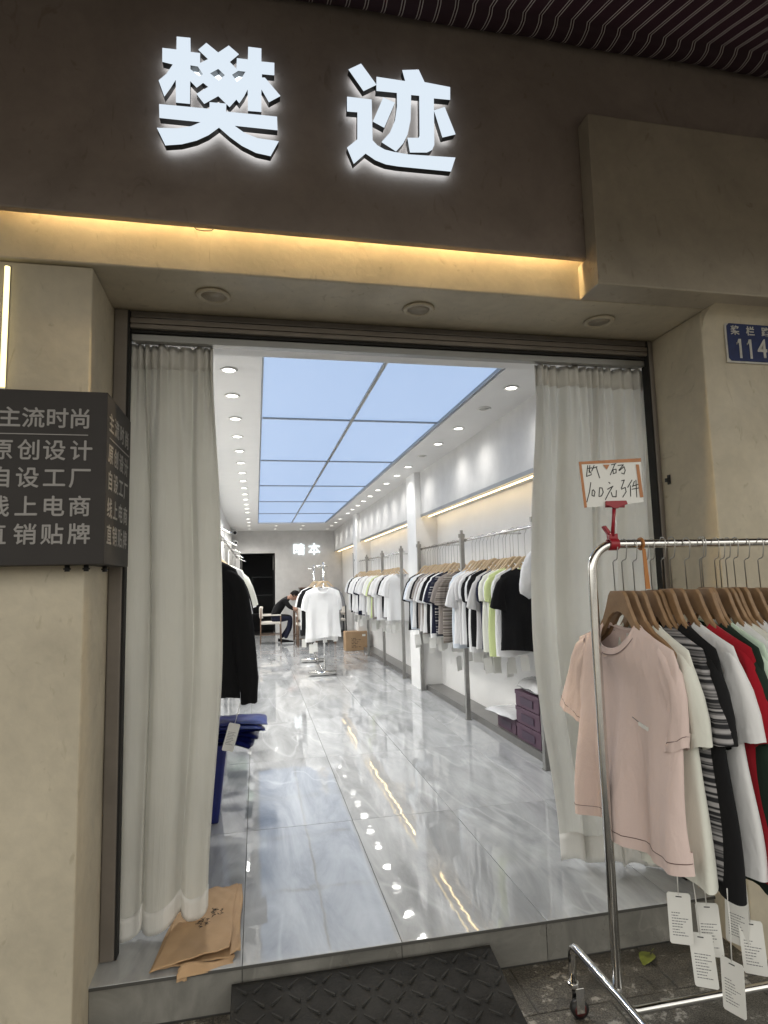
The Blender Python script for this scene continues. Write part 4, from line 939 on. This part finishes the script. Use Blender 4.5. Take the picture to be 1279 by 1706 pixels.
for j in range(9):
    f = j/8; w = .030*math.sin(PI*min(1, f*1.02+.02))**.8
    rows.append([(-w + 2*w*i/4, -.055+.11*f, .010*abs(i-2)/2*math.sin(PI*f) + .004*math.sin(5*f)) for i in range(5)])
obj('blade', MB().loft(rows, closed=False), M['leaf'], t); obj('stalk', MB().tube([(0,.05,.003),(.004,.075,.004)], .0012, 5), M['leaf'], t)

# ================================================================== RIGHT-HAND DISPLAY RAILS
def post(parent, x, y, z=1.82):
    o = obj('post', MB().box(x-.020, x+.020, y-.020, y+.020, .0, z-.035), M['steel_post'], parent, bevel=.002)
    obj('cap', MB().box(x-.031, x+.031, y-.010, y+.010, z-.075, z-.037).box(x-.012, x+.012, y-.012, y+.012, z-.034, z), M['steel_post'], o, bevel=.001)
    obj('foot', MB().box(x-.026, x+.026, y-.026, y+.026, .001, .012), M['steel_post'], o)
    return o
RXI = 1.99
def wall_rail(label, ys, zr, x=RXI):
    t = thing('display_rail', label, 'clothes rail')
    for y in ys: post(t, x, y)
    obj('rail', MB().tube([(x+.034, ys[0]-.04, zr), (x+.034, ys[-1]+.06, zr)], .0125, 12), M['chrome'], t)
    for y in ys: obj('connector', MB().box(x+.018, x+.044, y-.012, y+.012, zr-.016, zr+.016), M['steel_post'], t)
    for y in [(a+b)/2 for a, b in zip(ys, ys[1:])]:
        obj('side_arm', MB().tube([(x+.034, y, zr), (x+.26, y, zr), ], .007, 8), M['chrome'], t)
    return t
wall_rail('steel posts and rail of the nearest clothes display on the right wall', [4.17, 5.81, 7.47], 1.722)
wall_rail('steel posts and rail of the far clothes display beyond the white column', [8.43, 9.77, 11.2, 12.5], 1.735)
A1 = ['black','white','lime','white','cream','navy','light grey','black','white','black','white','light grey','white','pale blue']
A2 = ['brown-striped','taupe','navy-dotted','navy','white','black','white','taupe','light grey','taupe','black','white','pale blue','black']
def hang_row(cols, y0, dy, x, z, shapes, place, group, dz=0, hang=HANG_IN, jit=.06, rz0=0):
    for k, c in enumerate(cols):
        y = y0 + dy*k + rnd.uniform(-.2,.2)*dy
        tee(shapes[k % len(shapes)], c, (x + rnd.uniform(-.008,.008), y, z + rnd.uniform(-.006,.006)), rz0 + rnd.uniform(-jit, jit),
            '%s t-shirt, %s from the doorway on %s' % (c, ORD[k], place), group, hang,
            'pale wooden hanger, %s from the doorway on %s' % (ORD[k], place), 'hangers on ' + place, 'wood_pale',
            tagx=rnd.uniform(-.19, .06), rg=rnd)
hang_row(A1, 4.44, .088, 2.024, 1.425, ['c','cap1','cap1','cap2','cap1','cap2'], 'the nearest right rail', 't-shirts on the right wall rails', rz0=.05)
hang_row(A2, 5.93, .105, 2.024, 1.425, ['a','c','b','c','a'], 'the second right rail bay', 't-shirts on the right wall rails')
B_ = ['white','white','black','light grey','white','white','taupe','lime','white','cream','white','light grey','white','white','navy','white','white','light grey','white','white','black','white']
hang_row(B_, 8.60, .172, 2.024, 1.438, ['a','c','b'], 'the far right rail', 't-shirts on the right wall rails')
# white garment rolled up and hooked on the near post
t = thing('hanging_bundle', 'crumpled white garment bundle hooked on the nearest right post', 'bundle', (2.03, 4.262, 1.50))
rows = []
for j in range(17):
    f = j/16; w = .012 + .105*math.sin(PI*min(1, f*.80+.04))**.7; z = .035 - .34*f
    if f > .88: w *= 1-(f-.88)*4.0
    rows.append([((w*(1+.10*math.sin(3*a+5*f)+.05*math.sin(7*a-9*f)))*math.cos(a) - .03*f, (w*.55*(1+.12*math.sin(4*a+4*f)))*math.sin(a), z + .012*math.sin(2*a+6*f)) for a in [2*PI*k/28 for k in range(28)]])
obj('cloth', MB().loft(rows, True, True, True), CL['white'], t); obj('loop', MB().tube([(0,0,.03),(.005,.0,.10),(-.02,.0,.16)], .003, 6), M['paper'], t)

# cartons on the plinth
def carton(name, label, x0, x1, y0, y1, z0, z1, mat, pmat, group):
    t = thing(name, label, 'box', ((x0+x1)/2, (y0+y1)/2, z0), group=group)
    w, d, h = (x1-x0)/2, (y1-y0)/2, z1-z0
    obj('body', MB().box(-w, w, -d, d, 0, h*.80), mat, t, bevel=.003)
    obj('lid', MB().box(-w-.004, w+.004, -d-.004, d+.004, h*.72, h-.001), mat, t, bevel=.003)
    if pmat: obj('printed_panel', MB().box(-w-.0066, -w-.0046, -d*.55, d*.5, h*.22, h*.66), pmat, t)
    return t
for k in range(3):
    carton('shoe_box', 'purple carton, %s of the stack of three behind the right curtain' % ['lowest','middle','topmost'][k], 2.064, 2.238, 4.40+.006*k, 4.835, .0615+.128*k, .0615+.128*(k+1)-.003, M['purple'], M['purple_dark'], 'purple cartons on the plinth')
carton('shoe_box', 'single low purple carton beside the stack under a folded bag', 2.075, 2.235, 4.88, 5.27, .0615, .185, M['purple'], M['purple_dark'], 'purple cartons on the plinth')
def packet(name, label, cat, loc, sx, sy, h, rz, mat, seed, group=None, limp=.012, bend=0):
    rg = random.Random(seed); a = [rg.uniform(0,6) for _ in range(4)]
    n = 14; topr = []; botr = []
    for j in range(n+1):
        v = j/n*2-1; r1 = []; r2 = []
        for i in range(n+1):
            u = i/n*2-1
            e = max(0, 1-abs(u)**4)*max(0, 1-abs(v)**4)
            wv = limp*(math.sin(4*u+a[0])*math.sin(3*v+a[1])*.6 + .3*math.sin(9*u+7*v+a[2]))
            zz = -bend*max(0, u)**2
            r1.append((u*sx/2*(1-.03*math.sin(3*v+a[3])), v*sy/2*(1-.03*math.sin(4*u+a[2])), h*.35+h*.65*e**.6+wv*.7+zz))
            r2.append((r1[-1][0], r1[-1][1], max(0 if not bend else -9, min(r1[-1][2]-.004, h*.33*(1-e)+zz))))
        topr.append(r1); botr.append(r2)
    mb = MB().loft(topr, closed=False); mb.loft(botr, closed=False)
    t = thing(name, label, cat, loc, (0,0,rz), group)
    obj('bag_skin', mb, mat, t)
    return t
packet('garment_packet', 'clear plastic packed white garment lying on the low purple carton', 'packet', (2.14, 5.07, .187), .30, .46, .055, R(8), M['white_poly'], 3)
packet('garment_packet', 'crinkled white plastic bag on top of the purple carton stack', 'packet', (2.15, 4.60, .447), .20, .44, .10, R(-4), M['white_poly'], 8, limp=.02)

# ================================================================== LEFT RAIL
t = thing('display_rail', 'steel posts and rail of the clothes display along the left wall', 'clothes rail')
for y in (4.75, 6.3, 7.8, 9.3, 10.8): post(t, -.36, y, 1.86)
obj('rail', MB().tube([(-.325, 3.25, 1.79), (-.325, 11.0, 1.79)], .0125, 12), M['chrome'], t)
for y in (4.75, 6.3, 7.8, 9.3, 10.8):
    obj('connector', MB().box(-.345, -.312, y-.012, y+.012, 1.772, 1.808), M['steel_post'], t)
    obj('side_arm', MB().tube([(-.325, y+.1, 1.79), (-.18, y-.05, 1.72)], .008, 8), M['chrome'], t)
tee('long', 'black', (-.322, 3.48, 1.495), R(2), 'black long-sleeved sweatshirt hanging behind the left curtain', 'garments on the left rail', HANG_IN, 'pale wooden hanger carrying the black sweatshirt on the left rail', 'hangers on the left rail', 'wood_pale')
hang_row(['white','white','black','white','cream','light grey','white','dark green','white','white','navy','white'], 3.60, .19, -.322, 1.493, ['a','e','b','c'], 'the left rail', 'garments on the left rail', jit=.04)
for y0 in (6.6, 8.2):
    pass
hang_row(['white','light grey','white','dark green','mint','white','black','white','white','cream'], 6.55, .35, -.345, 1.493, ['c','a','b'], 'the rear half of the left rail', 'garments on the left rail', jit=.04)
# blue mailer bags on a blue tub
t = thing('blue_tub', 'tall dark blue plastic tub under the black sweatshirt', 'tub', (-.33, 3.93, 0))
mb = MB(); mb.loft([[(sx*(.115+.05*f)*(1 if abs(sx) else 1), sy*(.14+.04*f), .44*f) for sx, sy in ((-1,-1),(-.9,-1.02),(.9,-1.02),(1,-1),(1.01,-.9),(1.01,.9),(1,1),(-1,1))] for f in (0,.03,.5,.97,1)], True, True, True, sm=False)
obj('tub', mb, M['blue_bag'], t, bevel=.006)
for k in range(7):
    packet('mailer_bag', 'dark blue plastic mailer bag, %s from the top of the pile on the tub' % ORD[6-k], 'mailer bag', (-.205+.014*k+rnd.uniform(-.02,.02), 3.86+rnd.uniform(-.02,.02), .442+.016*k), .34, .27, .020, R(-14+4*k+rnd.uniform(-7,7)), M['blue_bag'], 20+k, 'blue mailer bags piled on the tub', limp=.006, bend=.03 if k < 4 else .006)
tg = thing('loose_tag', 'white printed swing tag hanging over the blue mailer bags', 'tag', (-.115, 3.52, .60), (0, R(16), R(12)))
link('card', TAGBIG, M['tagpaper'], tg); link('print', PRINTS[1], M['ink_grey'], tg, (0,0,.01))['kind'] = 'stuff'; link('string', string_mesh(.16), M['paper'], tg, (0,0,-.004))

# ================================================================== CENTRE RACK
t = thing('centre_rack', 'chrome twin-post display rack standing in the middle of the aisle', 'clothes rack')
for y in (9.08, 10.62):
    obj('base_bar', MB().tube([(.735, y, .035), (1.135, y, .035)], .034, 16), M['chrome'], t)
    obj('upright', MB().tube([(.965, y, .05), (.965, y, 1.63)], .0125, 12), M['chrome'], t)
obj('tie_bar', MB().tube([(.965, 9.08, .05), (.965, 10.62, .05)], .011, 10), M['chrome'], t)
obj('rail', MB().tube([(.94, 8.88, 1.575), (.94, 10.8, 1.575)], .0125, 12), M['chrome'], t)
for y in (9.08, 10.62): obj('cross_bar', MB().tube([(.87, y, 1.575), (1.03, y, 1.575)], .010, 10), M['chrome'], t)
for k, (c, y, dx, rz, sh) in enumerate((('white',8.96,0,.02,'d'),('white',9.22,.0,.05,'e'),('black',9.45,-.035,.06,'e'),('white',9.75,-.045,.04,'b'),('grey',10.20,.20,-.3,'a'))):
    x = .94 + dx
    tee(sh, c, (x, y, 1.275), rz, '%s t-shirt, %s from the front of the centre rack' % (c, ORD[k]), 't-shirts on the centre rack', HANG_MID, 'pale wooden hanger, %s from the front of the centre rack' % ORD[k], 'hangers on the centre rack', 'wood_pale', tagx=(-.12,-.16,-.2,.14,.12)[k], rg=rnd)

# ================================================================== BACK OF THE SHOP
t = thing('carton_box', 'brown cardboard carton on the floor by the far right rail', 'box', (1.92, 12.22, 0))
obj('body', MB().box(-.225, .225, -.17, .17, 0, .355), M['card'], t, bevel=.006)
for s in (-1, 1): f_ = obj('flap', MB().box(-.222, .222, -.002, .165, -.001, .003), M['card'], t); f_.location = (0, -.168 if s < 0 else .003, .3575)
obj('label', MB().box(.10, .165, -.1725, -.1708, .27, .31), M['paper'], t)
mb = MB()
for r_, z in enumerate((.235,.205,.165,.135,.095,.07)):
    for c in range(3 + (r_*7) % 4): mb.box(-.11+.034*c, -.11+.034*c+.012+.012*((c*5+r_) % 2), -.1722, -.1708, z-.006, z+.006)
for_ = obj('print', mb, M['ink'], t); for_['kind'] = 'stuff'
# table
t = thing('table', 'dark wooden work table at the back of the shop', 'table', (1.28, 14.3, 0))
obj('tabletop', MB().box(-.43, .43, -.75, .75, .675, .71), M['wood_table'], t, bevel=.004)
for sx in (-1, 1):
    for sy in (-1, 1): obj('leg', MB().box(sx*.40-.025, sx*.40+.025, sy*.70-.025, sy*.70+.025, 0, .674), M['wood_table'], t, bevel=.003)
obj('apron', MB().box(-.37, .37, -.72, -.70, .59, .673), M['wood_table'], t); obj('stretcher', MB().box(-.41, -.39, -.66, .66, .12, .16), M['wood_table'], t)
def chair(label, x, y, rz, frame, seat):
    t = thing('armchair', label, 'chair', (x, y, 0), (0,0,rz), 'chairs round the work table')
    for sx in (-1, 1):
        for sy in (-1, 1): obj('leg', MB().tube([(sx*.225, sy*.20, 0), (sx*.215, sy*.20, .62 if sx > 0 else .80)], .014, 10), frame, t)
    obj('seat', MB().box(-.22, .22, -.215, .215, .43, .485), seat, t, bevel=.02)
    rows = [[(-.205-.035*math.cos(PI*(i/10-.5))+th, -.20+.40*i/10, z) for i in range(11)] for z, th in ((.56,0),(.60,-.012),(.76,-.015),(.82,-.004))]
    b_ = obj('backrest', MB().loft(rows, closed=False), seat, t); s_ = b_.modifiers.new('thick', 'SOLIDIFY'); s_.thickness = .045
    for sy in (-1, 1):
        obj('armrest', MB().box(-.20, .225, sy*.20-.022, sy*.20+.022, .615, .645), seat, t, bevel=.008)
        obj('stretcher', MB().tube([(-.222, sy*.20, .20), (.222, sy*.20, .20)], .010, 8), frame, t)
    obj('stretcher', MB().tube([(.222, -.20, .12), (.222, .20, .12)], .010, 8), frame, t)
    return t
chair('cream padded armchair under the seated person in black', .315, 14.30, 0, M['wood_table'], M['cushion'])
chair('cream padded armchair right of the table, beside the right rail', 1.80, 14.45, R(180), M['black_metal'], M['cushion'])
chair('cream seated armchair at the near end of the table behind the centre rack', 1.05, 13.42, R(90), M['wood_table'], M['cushion'])
t = thing('desk_light', 'small terracotta desk item on the work table by the person', 'desk item', (1.02, 14.3, .7105))
obj('body', MB().cyl((0,0,0), .045, .13, 16), plain('terracotta', (.30,.12,.06), .6), t, bevel=.006); obj('head', MB().cyl((-.03,0,.131), .06, .03, 16), plain('terracotta_pale', (.55,.38,.25), .6), t, bevel=.004)
# cabinet and screen in the far right corner
t = thing('cabinet', 'low black cabinet against the back wall behind the centre rack', 'cabinet', (1.52, 16.15, 0))
obj('carcass', MB().box(-.42, .42, -.22, .22, .0, 1.18), M['black_metal'], t, bevel=.004); obj('top', MB().box(-.44, .44, -.235, .235, 1.181, 1.21), M['wood_table'], t, bevel=.003)
for s in (-1, 1): d_ = obj('door', MB().box(-.005 if s > 0 else -.405, .405 if s > 0 else -.012, -.236, -.2215, .03, 1.16), M['black_metal'], t, bevel=.003); obj('handle', MB().box(s*.05-.006, s*.05+.006, -.252, -.2365, .55, .75), M['alu'], d_)
t = thing('wall_screen', 'tall black screen on the far right wall past the second column', 'screen', (2.235, 13.9, 1.42))
obj('panel', MB().box(-.02, .012, -.42, .42, -.35, .55), M['black_metal'], t, bevel=.004)
obj('bezel', MB().box(-.026, -.0205, -.43, .43, .551, .57), M['alu_dark'], t)
# sign characters on the back wall
for k, ch in enumerate('暗本'):
    me = text_mesh(ch, .33, .0015, .010)
    t = thing('sign_character', 'small glowing white character %s on the back wall, %s of two' % (ch, ['left','right'][k]), 'sign', (1.105+.40*k, 16.372, 2.185), group='lit characters on the back wall')
    mb = join_meshes('c', [(me, FRONT)]); obj('lit_face', mb, emitter('back_sign_'+str(k), (.85,.95,1), .6), t)
    obj('mount', MB().box(-.10, .10, .013, .0275, -.01, .01), M['alu'], t)
# cameras
def cctv(label, x, y, z, s, rz):
    t = thing('security_camera', label, 'camera', (x, y, z), (0,0,rz), 'security cameras'); t.scale = (s,)*3
    obj('bracket', MB().tube([(-.07,0,.03),(-.03,0,.03),(0,0,0)], .016, 10).cyl((-.075,0,.03), .04, .008, 16, 'x'), M['cctv'], t)
    b_ = obj('housing', MB().tube([(0,.06,.01),(0,-.11,-.03)], [.042,.045], 18), M['cctv'], t); obj('lens', MB().tube([(0,-.105,-.0285),(0,-.118,-.032)], .032, 16), M['black_metal'], b_)
cctv('white bullet security camera high in the back left corner', -.50, 15.3, 2.60, 1.25, 0)
cctv('smaller white security camera lower on the left wall by the back opening', -.52, 16.1, 2.41, 1.0, R(12))
t = thing('storage_shelf', 'dark shelving standing inside the dark back opening', 'shelf', (.15, 17.4, 0))
for z in (.5, 1.0, 1.5): obj('shelf', MB().box(-.25, .3, -.15, .15, z, z+.02), M['black_metal'], t)
for x in (-.25, .3): obj('upright', MB().box(x-.012, x+.012, -.15, -.13, 0, 1.7), M['black_metal'], t)

# ------------------------------------------------------------------ the seated person
def skin_mesh(joints, edges, levels=2):
    me = bpy.data.meshes.new('figure'); me.from_pydata([j[0] for j in joints], edges, []); me.update()
    ob = bpy.data.objects.new('figure', me); COL.objects.link(ob)
    ob.modifiers.new('skin', 'SKIN')
    for i, j in enumerate(joints):
        sv = me.skin_vertices[0].data[i]; r = j[1]; sv.radius = (r, r) if not isinstance(r, tuple) else r; sv.use_root = (i == 0)
    s_ = ob.modifiers.new('sub', 'SUBSURF'); s_.levels = levels; s_.render_levels = levels
    bpy.context.view_layer.update(); dg = bpy.context.evaluated_depsgraph_get()
    out = bpy.data.meshes.new_from_object(ob.evaluated_get(dg)); bpy.data.objects.remove(ob)
    for p in out.polygons: p.use_smooth = True
    return out
ps = thing('person', 'person in black clothes and glasses bent over the table at the back', 'person', (.33, 14.30, 0))
J = [((.02,0,.56),(.15,.12)), ((.09,0,.68),(.145,.12)), ((.20,0,.83),(.165,.12)), ((.31,0,.95),(.16,.105)), ((.375,0,.995),(.06,.06)), ((.43,0,1.015),(.055,.055)),
     ((.30,-.19,.94),.062), ((.40,-.23,.80),.050), ((.52,-.22,.745),.040), ((.62,-.16,.745),.034), ((.68,-.12,.74),.028),
     ((.30,.19,.94),.062), ((.40,.23,.80),.050), ((.52,.20,.745),.040), ((.62,.14,.745),.034), ((.68,.10,.74),.028),
     ((.05,-.10,.55),.095), ((.42,-.12,.555),.075), ((.40,-.12,.33),.058), ((.30,-.12,.10),.042), ((.05,.10,.55),.095), ((.44,.12,.56),.075), ((.40,.12,.33),.058), ((.22,.12,.10),.042)]
E_ = [(0,1),(1,2),(2,3),(3,4),(4,5),(3,6),(6,7),(7,8),(8,9),(9,10),(3,11),(11,12),(12,13),(13,14),(14,15),(0,16),(16,17),(17,18),(18,19),(0,20),(20,21),(21,22),(22,23)]
bme = skin_mesh(J, E_)
for m in (CL['black'], M['skin'], CL['navy']): bme.materials.append(m)
for p in bme.polygons:
    c = p.center
    p.material_index = 1 if (c.x > .47 and .68 < c.z < .83) or (c.x > .36 and c.z > .965) else (2 if c.z < .60 else 0)
body = bpy.data.objects.new('body', bme); COL.objects.link(body); body.parent = ps
# head: shaped ellipsoid with brow, nose, chin; hair, ears, glasses
def head_mesh(scale=1.0, grow=0.0, zmin=-9):
    mb = MB(); rows = []; n, m = 20, 24
    for j in range(n+1):
        ph = PI*j/n; row = []
        for i in range(m):
            th = 2*PI*i/m; x, y, z = math.sin(ph)*math.cos(th), math.sin(ph)*math.sin(th), math.cos(ph)
            X, Y, Z = x*.098, y*.076, z*.118
            if z < 0: X *= 1-.22*abs(z); Y *= 1-.30*abs(z)
            if x > .5 and abs(y) < .25 and -.35 < z < .12: X += .022*(1-abs(y)/.25)*(1-abs(z+.18)/.34)
            if x > .3 and z < -.6: X += .012
            row.append((X*(1+grow), Y*(1+grow), Z*(1+grow)))
        rows.append(row)
    return mb.loft(rows)
hd = obj('head', head_mesh(), M['skin'], ps); hd.location = (.515, 0, 1.045); hd.rotation_euler = (0, R(48), 0)
hb = MB(); rows = []
for j in range(11):
    ph = PI*.60*j/10; row = []
    for i in range(24):
        th = 2*PI*i/24; x, y, z = math.sin(ph)*math.cos(th), math.sin(ph)*math.sin(th), math.cos(ph)
        cut = 1 if x < .2 else max(0, 1-(x-.2)*1.0)
        k_ = 1.09+.05*math.sin(5*th+j)
        row.append((x*.100*k_ - (.02 if x > .3 and z < .45 else 0), y*.080*k_, max(z, -.25 if x < .1 else .30)*.120*k_))
    rows.append(row)
hb.loft(rows); obj('hair', hb, M['hair'], hd)
for s in (-1, 1): obj('ear', MB().tube([(-.005,s*.074,.015),(-.010,s*.082,.0),(-.004,s*.076,-.02)], [.010,.012,.008], 8), M['skin'], hd)
gm = MB()
for s in (-1, 1):
    gm.tube([(.098, s*.034 + .024*math.cos(2*PI*k/14), .008+.020*math.sin(2*PI*k/14)) for k in range(14)], .0025, 5, loop=True); gm.tube([(.095, s*.058, .012), (.0, s*.080, .016)], .0022, 5)
gm.tube([(.100,-.010,.01),(.100,.010,.01)], .0025, 5)
obj('glasses', gm, M['black_metal'], hd)
obj('mouth', MB().box(.075, .081, -.018, .018, -.072, -.068), plain('lips', (.30,.12,.10), .6), hd)
for s in (-1, 1): obj('eye', MB().cyl((.088, s*.032, .006), .009, .004, 10, 'x'), M['black_metal'], hd)
# hands: palm with five bent fingers each
for s in (-1, 1):
    hm = MB(); hx, hy, hz = .70, s*.11, .738
    hm.tube([(hx-.03,hy,hz+.004),(hx+.01,hy,hz),(hx+.055,hy-s*.005,hz-.006)], [.026,.036,.034], 10)
    for f in range(4):
        yo = (f-1.5)*.018; ln = (.060,.072,.068,.052)[f]
        hm.tube([(hx+.045,hy+yo,hz-.004),(hx+.045+ln*.5,hy+yo,hz+.004),(hx+.045+ln,hy+yo,hz-.016)], [.0095,.009,.007], 7)
    hm.tube([(hx+.0,hy-s*.030,hz-.004),(hx+.030,hy-s*.048,hz-.006),(hx+.058,hy-s*.048,hz-.014)], [.011,.010,.008], 7)
    obj('hand', hm, M['skin'], ps)
for s, fx in ((-1, .30), (1, .22)):
    sh = MB(); rows = []
    for j in range(8):
        f = j/7; w = .036+.012*math.sin(PI*f*.9); h = (.085-.045*f)
        rows.append([(fx-.07+.25*f, s*.12 + w*math.cos(2*PI*k/12)*(1 if math.sin(2*PI*k/12) < .2 else .8), .006 + h*.5 + h*.5*math.sin(2*PI*k/12)) for k in range(12)])
    sh.loft(rows, True, True, True); so_ = obj('shoe', sh, M['hair'], ps)
    obj('sole', MB().box(fx-.075, fx+.185, s*.12-.046, s*.12+.046, .0, .018), M['cctv'], so_, bevel=.006)
